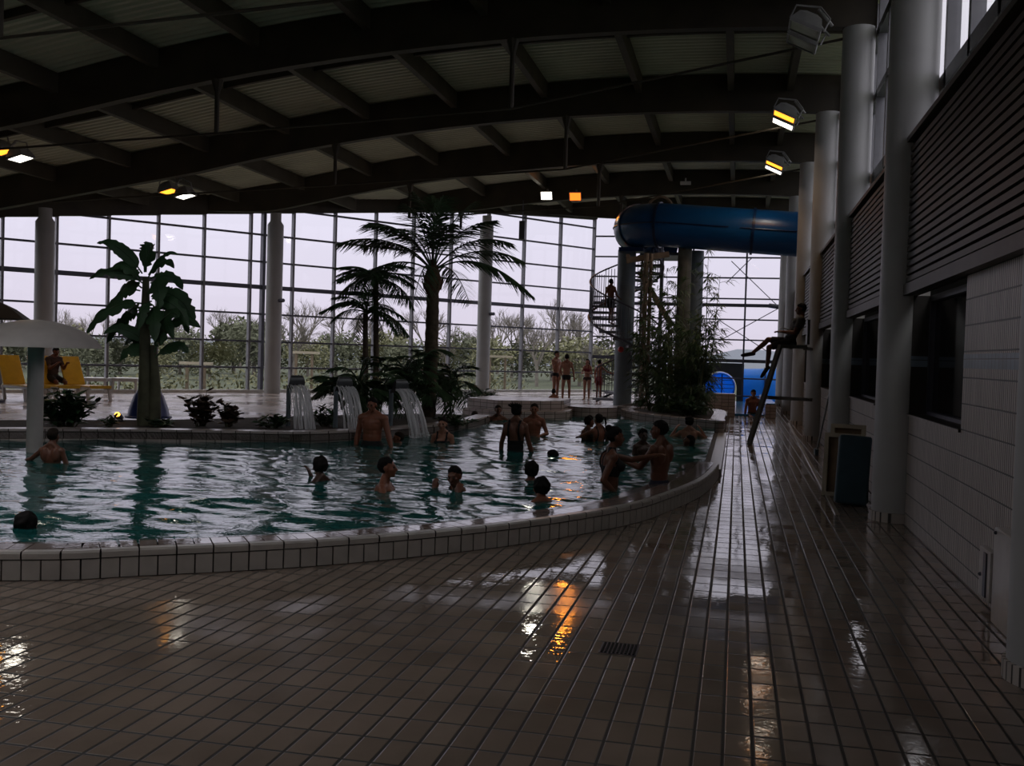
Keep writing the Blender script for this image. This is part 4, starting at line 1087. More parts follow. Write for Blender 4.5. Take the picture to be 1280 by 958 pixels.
fanbush('bushy palm behind the man standing under the spouts', put(437, 528), 1.0, 32, 1.0, 1)
fanbush('bushy palm just left of the tall palm trunk', put(510, 522), 1.25, 36, 1.0, 2)
fanbush('bushy palm just right of the tall palm trunk', put(561, 520), 1.15, 34, 1.0, 3)
fanbush('low bushy palm beneath the twin small palms', put(472, 524), .8, 26, .9, 4)
shrub('fern', 'fern on the stepped kerb left of the facade column', put(588, 503, .36), .42, .7, 14, 7, .26, .035, M_leaf, 9, .8, None, 'fern')
shrub('fern', 'fern on the stepped kerb in front of the facade column', put(612, 503, .36), .45, .45, 12, 7, .24, .03, M_leaf, 10, .8, None, 'fern')

# ---- bamboo in the ring planter and vines on the tower
def bamboo(label, loc, n, h, spread, seed, dens=1.0, low=.15):
    rn = random.Random(seed); t = thing('bamboo', label, 'bamboo', loc, 0, 'bamboo clumps in the ring planter'); lm = MB()
    for k in range(n):
        a = rn.uniform(0, 6.28); r_ = spread*rn.random()**.5; hh = h*rn.uniform(.7, 1.0); ln = rn.uniform(.05, .22)
        b = Vector((r_*.35*math.cos(a), r_*.35*math.sin(a), 0)); tp = Vector((r_*math.cos(a)+ln*math.cos(a+.5), r_*math.sin(a)+ln*math.sin(a+.5), hh))
        P = [b.lerp(tp, u)+Vector((0, 0, 0)) for u in (0, .25, .5, .75, 1)]; cm = MB(); cm.tube(P, [.016, .015, .013, .010, .004], 6); obj('culm', cm, M_culm, t)
        u = low
        while u < 1.02:
            p = b.lerp(tp, min(u, 1)); az = rn.uniform(0, 6.28); bl = rn.uniform(.2, .45)*(1.15-.5*u); tw = p+Vector((math.cos(az)*bl, math.sin(az)*bl, bl*rn.uniform(.1, .7)))
            lm.tube([p, tw], [.005, .002], 4, cap=False)
            for q in range(int(rn.randint(7, 12)*dens)):
                c = p.lerp(tw, rn.uniform(.3, 1.05)); aa = az+rn.uniform(-1.3, 1.3); l = rn.uniform(.13, .24); d = Vector((math.cos(aa), math.sin(aa), rn.uniform(-1.0, .25))).normalized()
                leaf_strip(lm, [c, c+d*l*.4, c+d*l+Vector((0, 0, -l*.25))], [.004, .014, .002], nrm=(.2, -.5, .8), fold=.15)
            u += rn.uniform(.04, .085)/max(.6, h/2.6)
    obj('foliage', lm, M_bamboo, t, angle=None)
    return t
def pp(px, y): d = ray(px, 470); return (d.x/d.y*y, y, .33)
bamboo('bamboo clump at the left end of the ring planter', pp(818, 25.2), 9, 2.5, .40, 1, 1.1, .05)
bamboo('bushy bamboo clump in the middle of the ring planter', pp(842, 24.6), 12, 2.2, .45, 2, 1.4, .03)
bamboo('bushy bamboo clump near the right end of the ring planter', pp(868, 24.2), 12, 2.3, .42, 3, 1.4, .03)
bamboo('tallest thin bamboo reaching up to the blue slide', pp(881, 24.6), 3, 4.15, .28, 4, .8, .25)
bamboo('tall bamboo standing before the two slide pillars', pp(846, 25.6), 6, 3.7, .4, 5, .9, .2)
shrub('ground_ivy', 'leafy ground cover under the bamboo on the corridor side', pp(862, 23.4), .5, 1.1, 16, 12, .2, .04, M_leaf, 31)
rn = random.Random(9); t = thing('climbing_vine', 'green vine climbing the timber poles of the slide tower', 'vine', (0, 0, ZD)); 
x0 = ray(805, 470).x/ray(805, 470).y*28.4
t.location = (x0, 28.3, ZD); sm = MB(); lm = MB()
for k in range(6): sm.tube([(.13*math.cos(z_*2+k*1.05), .13*math.sin(z_*2+k*1.05)+.08, z_) for z_ in [4.2*j/24 for j in range(25)]], .014, 5)
for k in range(750):
    z_ = 4.2*rn.random()**.9; a = rn.uniform(0, 6.28); c = Vector((.15*math.cos(a), .15*math.sin(a)+.08, z_)); d = Vector((math.cos(a), math.sin(a), rn.uniform(-.6, .3))); l = rn.uniform(.08, .17)
    leaf_strip(lm, [c, c+d*l*.5, c+d*l], [.006, .028, .003], nrm=(rn.uniform(-.5, .5), -.4, .8))
obj('stems', sm, M_timber, t); obj('foliage', lm, M_bamboo, t, angle=None)
m = MB(); rn = random.Random(4); bm = bmesh.new(); bmesh.ops.create_icosphere(bm, subdivisions=3, radius=1)
for v in bm.verts: v.co = Vector((v.co.x*.75, v.co.y*.5, max(-.05, v.co.z*.22)))*(1+.25*noise.noise(v.co*1.7))
bm.verts.index_update(); m.add([v.co[:] for v in bm.verts], [[v.index for v in f.verts] for f in bm.faces]); bm.free()
d = ray(806, 470); o = obj('planting_mound', m, M_soil); o.location = (d.x/d.y*27.6, 27.6, ZD); tag(o, 'low soil mound at the foot of the slide tower', 'soil mound')

# ================================================================ OUTSIDE
M_bark = mat('hazed_branch_bark', (.20, .18, .155), .9, var=.2)  # tree tones greyed: aerial haze is put into bark and leaf colours
M_conifer = mat('hazed_hedge_green', (.11, .12, .075), .9, var=.4, scale=1.5)
M_olive = mat('hazed_spring_leaves', (.19, .19, .105), .9, var=.3, scale=1.5)
def bare_tree(seed, h, levels=5):
    rn = random.Random(seed); m = MB()
    def br(p, d, l, r_, lv):
        q = p+d*l; m.tube([p, p.lerp(q, .5)+Vector((rn.uniform(-1, 1), rn.uniform(-1, 1), 0))*l*.04, q], [r_, r_*.85, r_*.65], 4 if lv < 3 else 5, cap=False)
        if lv == 0: return
        for k in range(rn.randint(3, 4) if lv > 1 else 4):
            a = rn.uniform(0, 6.28); sp = rn.uniform(.3, .75); u = d.orthogonal().normalized(); w = d.cross(u)
            nd_ = (d+(u*math.cos(a)+w*math.sin(a))*sp+Vector((0, 0, .18))).normalized(); br(p.lerp(q, rn.uniform(.55, 1)), nd_, l*rn.uniform(.6, .82), r_*.55, lv-1)
    br(Vector((0, 0, 0)), Vector((0, 0, 1)), h*.22, h*.016, levels)
    return m
def crown(seed, h, w, n=1700, ls=.16):
    rn = random.Random(seed); m = MB(); blobs = [(Vector((rn.uniform(-.3, .3)*w, rn.uniform(-.3, .3)*w, h*rn.uniform(.35, .85))), w*rn.uniform(.2, .34)) for _ in range(9)]
    for k in range(n):
        c, r_ = blobs[rn.randrange(9)]; d = Vector((rn.gauss(0, 1), rn.gauss(0, 1), rn.gauss(0, 1))).normalized()*r_*rn.random()**.3; p = c+d
        a = Vector((rn.gauss(0, 1), rn.gauss(0, 1), rn.gauss(0, 1))).normalized(); b = a.orthogonal().normalized(); l = ls*rn.uniform(.6, 1.3)
        m.add([p, p+a*l+b*l*.4, p+a*l*2, p+a*l-b*l*.4], [(0, 1, 2, 3)])
    return m
def tree_thing(name, label, group, parts):
    t = thing(name, label, 'tree', (0, 0, -300), 0, group)
    for nm, me in parts: link(nm, me, t)
    return t
BT = [bare_tree(s, h).mesh('branches', M_bark, True, None) for s, h in ((1, 5.5), (2, 5.0), (3, 6.0))]
CR = [(crown(5, 3.0, 3.2).mesh('crown', M_conifer, False), crown(6, 3.2, 3.4, 1400).mesh('crown', M_olive, False), crown(7, 3.6, 2.8, 1900).mesh('crown', M_conifer, False))]
TR = MB().tube([(0, 0, -.5), (0, 0, 1.6)], [.13, .08], 7).mesh('trunk', M_bark)
def at_s(px, dist): d = ray(px, 455); f = dist/d.y; return (d.x*f, dist)
bare_px = [(88, 47, .9, 0), (150, 52, .8, 1), (236, 55, .8, 2), (312, 60, .85, 0), (366, 55, 1.05, 2), (402, 62, .9, 1), (432, 72, 1.0, 0), (500, 78, .9, 1), (575, 74, .8, 2), (640, 70, 1.0, 0), (672, 58, 1.05, 2), (690, 62, 1.0, 1), (722, 64, .9, 0), (766, 68, 1.0, 2), (600, 82, .8, 1), (62, 60, 1.0, 2), (120, 64, .9, 0), (182, 60, .95, 1), (208, 70, 1.0, 2), (275, 62, 1.0, 0), (300, 70, 1.1, 1), (384, 70, 1.1, 0), (465, 66, .9, 2), (530, 70, 1.0, 0), (555, 60, .8, 1), (622, 64, 1.0, 2), (655, 80, 1.2, 1), (708, 76, 1.1, 2), (745, 60, .9, 1), (782, 72, 1.0, 0), (30, 52, .9, 1), (5, 60, 1.0, 0)]
leaf_px = [(75, 50, 1.2, 1), (110, 46, 1.0, 0), (150, 50, 1.0, 0), (190, 47, .9, 1), (225, 52, 1.1, 0), (262, 48, 1.0, 1), (292, 55, 1.25, 2), (318, 57, 1.35, 2), (345, 60, 1.0, 0), (385, 58, .9, 1), (420, 60, 1.0, 0), (455, 64, .9, 1), (490, 66, 1.0, 1), (505, 60, .9, 0), (545, 66, .9, 1), (580, 66, 1.0, 0), (615, 62, 1.0, 1), (650, 62, .9, 0), (690, 66, .9, 1), (725, 60, 1.1, 1), (755, 64, 1.0, 0), (20, 48, 1.0, 0), (-20, 46, 1.1, 1), (785, 66, 1.0, 1)]
PLACED = []
def clear_spot(px, ds, rad):
    # the first depth near ds along the sight line that keeps this tree clear of the others
    for k in range(90):
        d = ds+(k+1)//2*(1.1 if k % 2 else -.5)
        if d < 46: continue
        x, y = at_s(px, d); r_ = rad*d
        if all((x-a)**2+(y-b)**2 > (r_+c)**2 for a, b, c in PLACED): break
    PLACED.append((x, y, r_)); return x, y, d
for i, (px, ds, sc, k) in enumerate(leaf_px):
    x, y, ds = clear_spot(px, ds, .034*sc); t = tree_thing('leafy_tree', ('dark green bushy tree growing outside beyond the glass facade', 'olive spring-green bushy tree growing outside beyond the glass facade', 'dark dense evergreen growing outside beyond the glass facade')[k], ('dark bushy trees outside', 'olive bushy trees outside', 'dense evergreens outside')[k], [('crown', CR[0][k]), ('trunk', TR)]); t.location = (x, y, -.3); t.scale = (sc*ds/58*.95, sc*ds/58*.95, sc*ds/58*.85); t.rotation_euler = (0, 0, i*2.1)
for i, (px, ds, sc, k) in enumerate(bare_px):
    x, y, ds = clear_spot(px, ds, .030*sc); t = tree_thing('bare_tree', 'bare grey-brown tree standing outside beyond the glass facade', 'bare trees outside', [('branches', BT[k])]); t.location = (x, y, -.3); t.scale = (sc*ds/62*1.3,)*3; t.rotation_euler = (0, 0, i*1.3)
hb = MB(); rn = random.Random(5)
for k in range(5200):
    u = rn.random(); q_ = fac(-12+36*u)+Vector((-FD.y, FD.x, 0))*rn.uniform(5.2, 8.2); x, y = q_.x, q_.y; d = Vector((rn.gauss(0, 1), rn.gauss(0, 1), rn.gauss(0, 1))).normalized(); b = d.orthogonal().normalized()
    p = Vector((x, y, -.2+.75*rn.random()**1.5*(1+.5*noise.noise(Vector((x*.2, y*.2, 0)))))); l = rn.uniform(.05, .13)
    hb.add([p, p+d*l+b*l*.4, p+d*l*2, p+d*l-b*l*.4], [(0, 1, 2, 3)])
o = obj('undergrowth', hb, M_olive, smooth=False); tag(o, 'olive and brown undergrowth along the lawn outside', 'undergrowth', None, 'stuff')
hl = MB(); P = []
for k in range(61):
    x = -150+5*k; P.append((x, 210+20*math.sin(k*.3), (3.2 if x < 0 else 4.6)+1.6*noise.noise(Vector((k*.23, 0, 3)))+1.6*noise.noise(Vector((k*.9, 0, 1)))))
vs = []
for (x, y, z) in P: vs += [(x, y-60, -.5), (x, y, z*.9), (x, y+60, -.5)]
hl.add(vs, [(a*3+c, a*3+3+c, a*3+4+c, a*3+1+c) for a in range(60) for c in range(2)])
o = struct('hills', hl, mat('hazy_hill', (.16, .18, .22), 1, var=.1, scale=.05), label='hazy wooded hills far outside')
# pergola-like timber posts outside
for i, (px, top, ds) in enumerate(((622, 445, 43), (380, 440, 38), (245, 470, 33), (900, 462, 60))):
    x, y = at_s(px, ds); zt = EYE.z+ray(px, top).z/ray(px, top).y*y; zt = max(zt, 1.0)
    t = thing('timber_frame', ['light timber frame outside right of the facade column', 'light timber frame outside left of the twin palms', 'pale low timber frame outside behind the reddish shrubs', 'pale timber frame outside beyond the slide outlets'][i], 'timber frame', (x, y, -.15))
    for s in (-.35, .35):
        m = MB(); m.box((s, 0, (zt+.15)/2), (.09, .09, zt+.15)); obj('post', m, M_timber, t, smooth=False)
    m = MB(); m.box((0, 0, zt+.12), (1.3, .12, .1)); obj('crossbar', m, M_board, t, smooth=False)
# ================================================================ PEOPLE
M_eye = mat('dark_eye', (.01, .008, .008), .2)
M_cloth = {k: mat('cloth_'+k, c, .75, var=.15, scale=10) for k, c in {
    'black': (.008, .008, .010), 'navy': (.012, .016, .04), 'dark': (.02, .017, .018), 'red': (.22, .02, .025), 'green': (.04, .055, .03), 'grey': (.10, .10, .105), 'white': (.55, .55, .55), 'brown': (.05, .025, .02)}.items()}
M_hair = {k: mat('hair_'+k, c, .75, var=.3, scale=30, bump=.4, spec=.2) for k, c in {'black': (.010, .008, .008), 'dark': (.022, .014, .010), 'brown': (.05, .030, .018)}.items()}
M_skin = {k: mat('skin_'+k, c, .42, var=.07, scale=5, sub=True) for k, c in {'fair': (.40, .19, .125), 'tan': (.29, .105, .06), 'brown': (.18, .07, .042), 'deep': (.09, .042, .03)}.items()}
M_lip = mat('lip', (.25, .09, .08), .4)
def vn(v): return Vector(v).normalized()
def capsule_mesh(m, p0, p1, r0, r1, n=12, flat=1.0, up=None):
    p0, p1 = Vector(p0), Vector(p1); d = p1-p0; l = d.length; d = d/l if l > 1e-6 else Vector((0, 0, 1))
    P = []; rr = []
    for k in range(4): a = R(90*k/4); P.append(p0-d*r0*math.cos(a)); rr.append(max(.0015, r0*math.sin(a)))
    for k in range(0, 5): P.append(p0+d*l*k/4); rr.append(r0+(r1-r0)*k/4)
    for k in range(1, 5): a = R(90*k/4); P.append(p1+d*r1*math.sin(a)); rr.append(max(.0015, r1*math.cos(a)))
    m.tube(P, rr, n, True, flat, up)
def person(label, loc, face, H=1.72, sex='m', build=1.0, lean=0, roll=0, spine=0, head=(0, 0, 0), aL=None, aR=None, lL=None, lR=None, suit=(), hair=('short', 'dark'), skin='tan', child=0, group=None, vox=.0095, extra_cat='person'):
    """face: heading in degrees (0 = away from the camera, 90 = to the left, 180 = to the camera, -90 = to the right)"""
    s = H/1.75; prim = []
    U = Matrix.Rotation(R(roll), 3, 'Y') @ Matrix.Rotation(R(-lean), 3, 'X') @ Vector((0, 0, 1))
    Rt = (Matrix.Rotation(R(roll), 3, 'Y') @ Vector((1, 0, 0))).normalized(); Fw = U.cross(Rt).normalized()
    P0 = Vector((0, 0, .93)); fem = sex == 'f'; w = build*(1-.12*child)
    def tp(r_, f_, u_): return P0+Rt*r_+Fw*f_+U*u_
    TB = Matrix((Rt, Fw, U)).transposed()
    def cap(a, b, r0, r1, tg, n=12, flat=1.0, up=None): prim.append(('c', Vector(a), Vector(b), r0, r1, tg, flat, up))
    def ell(c, r_, tg, B=None): prim.append(('e', Vector(c), Vector(r_), B or TB, 0, tg, 1, None))
    hw, ww, cw, sw = (.168, .128, .142, .152) if fem else (.158, .142, .162, .178)
    hw, ww, cw, sw = hw*w, ww*w, cw*w, sw*w
    ell(tp(0, 0, .0), (hw, .112*w, .135), 'pelvis'); ell(tp(0, .005, .14), (ww, .095*w, .15), 'belly'); ell(tp(0, .0, .24), (ww*1.02, .098*w, .14), 'belly')
    ell(tp(0, 0, .345), (cw, .112*w, .17), 'chest')
    cap(tp(-sw*.82, -.01, .468), tp(sw*.82, -.01, .468), .062*w, .062*w, 'chest')
    for k in (-1, 1):
        if fem and child < .5: ell(tp(.068*k, .088, .36), (.062, .06, .062), 'chest')
        else: ell(tp(.075*k, .062, .40), (.082*w, .048, .06), 'chest')
        ell(tp(.076*k*w, -.065, -.045), (.086*w, .078, .092), 'pelvis')
        cap(tp(.02*k, -.015, .575), tp(sw*.75*k, -.02, .495), .046, .042, 'chest')
        ell(tp(.09*k, -.07, .40), (.075*w, .05, .11), 'chest')
    hc0 = tp(0, .02, .675); nd_ = U
    cap(tp(0, -.012, .50), tp(0, .008, .62), .056*(.88 if fem else 1), .050*(.9 if fem else 1), 'neck')
    yaw, pit, til = head
    HB = TB @ Matrix.Rotation(R(yaw), 3, 'Z') @ Matrix.Rotation(R(-pit), 3, 'X') @ Matrix.Rotation(R(til), 3, 'Y')
    hk = 1+.17*child
    HC = tp(0, -.005, .59)+HB @ Vector((0, .025, .10*hk))
    def hp(x, y, z): return HC+HB @ (Vector((x, y, z))*hk)
    def he(c, r_, tg='head'): ell(hp(*c), Vector(r_)*hk, tg, HB)
    he((0, -.012, .028), (.074, .094, .088)); he((0, .032, -.015), (.062, .060, .085)); he((0, .036, -.062), (.050, .052, .045)); he((0, .062, -.088), (.028, .026, .022))
    cap(hp(0, .088, .012), hp(0, .108, -.028), .009*hk, .015*hk, 'head'); cap(hp(-.034, .078, .026), hp(.034, .078, .026), .013*hk, .013*hk, 'head')
    cap(hp(-.018, .086, -.056), hp(.018, .086, -.056), .011*hk, .011*hk, 'head')
    for k in (-1, 1): he((.076*k, -.004, -.008), (.013, .022, .034), 'ear'); he((.042*k, .058, -.022), (.024, .024, .024))
    # arms
    for k, spec in ((-1, aL), (1, aR)):
        spec = spec or ((.16*k, .02, -1), (.10*k, .18, -1))
        ud, fd = vn(spec[0]), vn(spec[1]); hd = vn(spec[2]) if len(spec) > 2 else fd
        sh = tp(sw*k, -.012, .462); el = sh+ud*.285; wr = el+fd*.245; th_ = (.9 if fem else 1)*w
        ell(sh, (.060*th_, .060*th_, .062), 'arm%d' % k)
        cap(sh, el, .052*th_, .041*th_, 'uarm%d' % k); cap(el, el.lerp(wr, .35), .041*th_, .043*th_, 'farm%d' % k); cap(el.lerp(wr, .3), wr, .043*th_, .027*th_, 'farm%d' % k)
        side = hd.cross(Vector((0, 0, 1)));
        if side.length < .2: side = hd.cross(Vector((0, 1, 0)))
        side.normalize(); pn = side.cross(hd).normalized()
        pc = wr+hd*.05
        cap(wr, wr+hd*.03, .026, .028, 'hand'); 
        for q in (-1.5, -.5, .5, 1.5):
            kb = wr+hd*.088+side*.0205*q; cap(wr+hd*.02+side*.014*q, kb, .0135, .0125, 'hand')
            fl = (.070, .082, .076, .060)[int(q+1.5)]; mid = kb+hd*fl*.5+side*.004*q-pn*.006; tip = mid+hd*fl*.42-pn*.022
            cap(kb, mid, .0098, .0092, 'hand'); cap(mid, tip, .0092, .0080, 'hand')
        tb = wr+hd*.03-side*.024*k*(-1); t1 = tb+hd*.03-side*.022*k*(-1)-pn*.01; t2 = t1+hd*.032-side*.006*k*(-1)-pn*.008
        cap(wr+hd*.012, tb, .016, .014, 'hand'); cap(tb, t1, .0135, .011, 'hand'); cap(t1, t2, .011, .009, 'hand')
    # legs
    for k, spec in ((-1, lL), (1, lR)):
        spec = spec or ((.03*k, .03, -1), (0, -.04, -1))
        td, sd = vn(spec[0]), vn(spec[1]); fdv = vn(spec[2]) if len(spec) > 2 else Vector((.12*k, 1, -.05)).normalized()
        hj = tp(.088*k*w, 0, -.035); kn = hj+td*.415; an = kn+sd*.405; f_ = w*(1.05 if fem else 1)
        cap(hj, hj.lerp(kn, .5), .088*f_, .073*f_, 'thigh%d' % k); cap(hj.lerp(kn, .5), kn, .073*f_, .052*f_, 'lowthigh%d' % k)
        back = sd.cross(Vector((1, 0, 0))); back = back.normalized() if back.length > .1 else Vector((0, -1, 0))
        if back.y > 0 and abs(sd.z) > .5: back = -back
        cap(kn, kn.lerp(an, .3)+back*.012, .050*f_, .055*f_, 'shin'); cap(kn.lerp(an, .3)+back*.012, an, .055*f_, .036*f_, 'shin')
        heel = an-fdv*.04+sd*.035; ball = an+fdv*.13+sd*.045; cap(heel, ball, .034, .030, 'foot'); cap(ball, ball+fdv*.055, .030, .018, 'foot')
    # one continuous skin from all of it
    m = MB()
    for pr in prim:
        if pr[0] == 'c': capsule_mesh(m, pr[1]*s, pr[2]*s, pr[3]*s, pr[4]*s, 12, pr[6], pr[7])
        else: m.sphere((0, 0, 0), 1.0, 16, 12, Matrix.Translation(pr[1]*s) @ (pr[3] @ Matrix.Diagonal(pr[2]*s)).to_4x4())
    tmp = bpy.data.objects.new('tmp', m.mesh('tmp', None, False)); COL.objects.link(tmp)
    md = tmp.modifiers.new('r', 'REMESH'); md.mode = 'VOXEL'; md.voxel_size = vox*max(.8, s)
    sm = tmp.modifiers.new('s', 'SMOOTH'); sm.factor = .5; sm.iterations = 4
    dg = bpy.context.evaluated_depsgraph_get(); dg.update()
    me = bpy.data.meshes.new_from_object(tmp.evaluated_get(dg)); bpy.data.objects.remove(tmp)
    me.materials.clear(); me.materials.append(M_skin[skin]); me.polygons.foreach_set('use_smooth', [True]*len(me.polygons))
    root = thing('person', label, extra_cat, loc, R(face), group)
    link('body', me, root)
    # classify faces by nearest primitive, for clothes and hair
    nv = len(me.vertices); co = np.empty(nv*3); me.vertices.foreach_get('co', co); co = co.reshape(-1, 3)/s
    no = np.empty(nv*3); me.vertices.foreach_get('normal', no); no = no.reshape(-1, 3)
    nf = len(me.polygons); fv = [tuple(p.vertices) for p in me.polygons]
    fc = np.empty(nf*3); me.polygons.foreach_get('center', fc); fc = fc.reshape(-1, 3)/s
    best = np.full(nf, 9.0); tags = np.zeros(nf, int); tt = np.zeros(nf); names = []
    for pr in prim:
        if pr[5] not in names: names.append(pr[5])
        ti = names.index(pr[5])
        if pr[0] == 'c':
            a, b = np.array(pr[1]), np.array(pr[2]); ab = b-a; q = np.clip(((fc-a) @ ab)/(ab @ ab), 0, 1); d = np.linalg.norm(fc-a-q[:, None]*ab, axis=1)-(pr[3]+(pr[4]-pr[3])*q); t_ = q
        else:
            B = np.array(pr[3]); l = (fc-np.array(pr[1])) @ B; rr_ = np.array(pr[2]); k0 = np.linalg.norm(l/rr_, axis=1); d = (k0-1)*rr_.min(); t_ = k0*0
        mk = d < best; best[mk] = d[mk]; tags[mk] = ti; tt[mk] = t_[mk]
    tn = np.array(names, dtype=object)[tags]
    T = np.array(TB); rel = (fc-np.array(P0)) @ T; r_, f_, u_ = rel[:, 0], rel[:, 1], rel[:, 2]
    torso = np.isin(tn, ['pelvis', 'belly', 'chest', 'neck']); legs = np.isin(tn, ['thigh1', 'thigh-1']); low = np.isin(tn, ['lowthigh1', 'lowthigh-1'])
    arms = np.isin(tn, ['uarm1', 'uarm-1', 'arm1', 'arm-1'])
    def shell(name, mask, mt, off, rough=0, fac=None):
        idx = np.nonzero(mask)[0]
        if len(idx) < 8: return
        used = {}; vs = []; fs = []; cnt = {}
        for i in idx:
            for v in fv[i]:
                if v not in used: used[v] = len(vs); n_ = no[v]; p = co[v]*s; o = off*s*(1+rough*noise.noise(Vector(p)*28))*(1 if fac is None else fac[v]); vs.append(tuple(p+n_*o))
            fs.append(tuple(used[v] for v in fv[i]))
            q = fv[i]
            for a, b in zip(q, q[1:]+q[:1]): 
                if (b, a) in cnt: del cnt[(b, a)]
                else: cnt[(a, b)] = 1
        inn = {}
        for (a, b) in cnt:
            for v in (a, b):
                if v not in inn: inn[v] = len(vs); vs.append(tuple(co[v]*s-no[v]*.004*s))
            fs.append((used[b], used[a], inn[a], inn[b]))
        mm = MB(); mm.v = vs; mm.f = fs
        return obj(name, mm, mt, root, angle=None)
    for kind, colr in suit:
        mt = M_cloth[colr]
        if kind == 'trunks': shell('swim_trunks', (torso & (u_ < .085)) | legs | (low & (tt < .25)), mt, .010)
        elif kind == 'briefs': shell('swim_briefs', (torso & (u_ < .045) & (u_ > -.16)) | (legs & (u_ > -.065-.25*np.maximum(0, .11-np.abs(r_))+.0) & (u_ < .05)), mt, .006)
        elif kind == 'shorts': shell('shorts', (torso & (u_ < .07)) | legs | (low & (tt < .7)), mt, .014)
        elif kind == 'swimsuit':
            body = torso & (((f_ > .0) & (u_ < .40)) | ((f_ <= .0) & (u_ < .24)) | ((np.abs(np.abs(r_)-.085) < .018) & (u_ >= .2) & (u_ < .56)))
            shell('swimsuit', (body & (u_ > -.16)) | (legs & (u_ > -.08)), mt, .006)
        elif kind == 'bikini_top':
            shell('bikini_top', torso & (((u_ > .285) & (u_ < .335)) | ((f_ > .02) & (u_ >= .28) & (u_ < .41) & (np.abs(r_) < .125)) | ((np.abs(np.abs(r_)-.075+.15*np.maximum(0, u_-.42)) < .016) & (u_ >= .33) & (u_ < .56))), mt, .006)
        elif kind == 'halter':
            shell('halter_top', torso & (((u_ > .24) & (u_ < .36)) | ((f_ > .0) & (u_ >= .24) & (u_ < .44) & (np.abs(r_) < .13)) | ((np.abs(np.abs(r_)-.08) < .02) & (u_ >= .33) & (u_ < .57))), mt, .006)
        elif kind == 'tshirt':
            shell('t_shirt', (np.isin(tn, ['pelvis', 'belly', 'chest']) & (u_ > -.06) & (u_ < .54)) | np.isin(tn, ['arm1', 'arm-1']) | (np.isin(tn, ['uarm1', 'uarm-1']) & (tt < .62)), mt, .013, .25)
        elif kind == 'shoes': shell('shoes', np.isin(tn, ['foot']), mt, .012)
    # hair
    hb_ = np.array(HB); hr = ((fc-np.array(HC)) @ hb_)/hk; hx, hy, hz = hr[:, 0], hr[:, 1], hr[:, 2]; hd_ = np.isin(tn, ['head'])
    style, hcol = hair; wav = .008*np.sin(hx*120)
    line = np.where(hy > .02, .052+.55*np.maximum(0, .06-hy)*0+wav, np.where(hy > -.02, .005+(hy+.02)*1.1, -.072))
    hm = hd_ & (hz > line) & ~((hy > .062) & (hz < .07))
    if style in ('long', 'ponytail', 'bun', 'pigtail'): hm = hm | (hd_ & (hy < -.02) & (hz > -.085))
    vr = ((co-np.array(HC)) @ hb_)/hk; vl = np.where(vr[:, 1] > .02, .052, np.where(vr[:, 1] > -.02, .005+(vr[:, 1]+.02)*1.1, -.072))
    hfac = np.clip((vr[:, 2]-vl)/.035, .18, 1.0)
    ho = shell('hair', hm, M_hair[hcol], .022 if style == 'curly' else (.012 if style != 'cropped' else .006), .9 if style == 'curly' else .45, hfac)
    if ho and style in ('bun', 'ponytail', 'long', 'pigtail', 'spiky'):
        e = MB()
        if style == 'bun': e.sphere(tuple(hp(0, -.085, .095)*s), (.045*s, .045*s, .042*s), 12, 8)
        elif style == 'spiky':
            for a in range(9): 
                an = R(-80+20*a); capsule_mesh(e, hp(.05*math.sin(an), -.06, .07)*s, hp(.115*math.sin(an), -.09-.02*(a % 2), .085+.055*math.cos(an))*s, .018*s, .007*s, 6)
        elif style == 'ponytail': e.tube([hp(*q)*s for q in ((0, -.085, .07), (0, -.135, .06), (0, -.155, -.02), (0, -.14, -.12), (0, -.12, -.2))], [.022*s, .030*s, .034*s, .026*s, .006*s], 10)
        elif style == 'pigtail': e.tube([hp(*q)*s for q in ((.05, -.07, .05), (.10, -.09, .04), (.115, -.09, -.06), (.11, -.08, -.15))], [.02*s, .022*s, .02*s, .005*s], 8)
        else:
            for q in range(-3, 4): x = q*.024; capsule_mesh(e, hp(x, -.085+abs(x)*.5, .02)*s, (hp(x*1.25, -.095+abs(x)*.5, -.20))*s, .034*s, .022*s, 8)
        o2 = obj('hair_'+('bun' if style == 'bun' else 'spikes' if style == 'spiky' else 'tail' if style in ('ponytail', 'pigtail') else 'length'), e, M_hair[hcol], ho)
    if style == 'cap': pass
    for k in (-1, 1):
        e = MB(); c = hp(.031*k, .083, .004)*s; e.sphere(tuple(c), .0115*s*hk, 8, 6); obj('eye', e, M_eye, root)
    e = MB(); capsule_mesh(e, hp(-.016, .0955, -.056)*s, hp(.016, .0955, -.056)*s, .0045*s, .0045*s, 6); obj('mouth', e, M_lip, root)
    return root
SITL = ((-.1, .9, -.25), (0, -.05, -1)); SITR = ((.1, .9, -.25), (0, -.05, -1))
KNL = ((-.15, .75, -.7), (0, -.85, -.6)); KNR = ((.15, .75, -.7), (0, -.85, -.6))
def swim(px, ytop, ywat, label, face, H, **kw):
    """someone standing or crouching in the pool: head top and waterline as seen, feet below the water"""
    p = at_z(px, ywat, ZW); q = at_y(px, ytop, p.y); 
    return person(label, (p.x, p.y, q.z-H*.994), face, H, **kw)
OUTL = ((-.75, .35, -.5), (-.4, .85, -.25)); OUTR = ((.75, .35, -.5), (.4, .85, -.25))
swim(65, 537, 578, 'boy with bare back in the pool holding the mushroom fountain stem', 8, 1.30, child=.6, hair=('short', 'dark'), skin='brown', head=(0, 5, 0), aL=((-.8, .25, -.55), (-.75, .5, -.2)), aR=((.35, .1, -1), (.1, .3, -1)), suit=(('trunks', 'navy'),), lL=KNL, lR=KNR)
p = Vector((-4.98, 6.78, 0)); q = at_y(32, 640, p.y)
person('person whose dark head shows just over the near kerb at the left', (q.x, p.y, q.z-1.6), 20, 1.6, hair=('curly', 'black'), skin='brown', suit=(('trunks', 'black'),), lL=KNL, lR=KNR, head=(10, 8, 0))
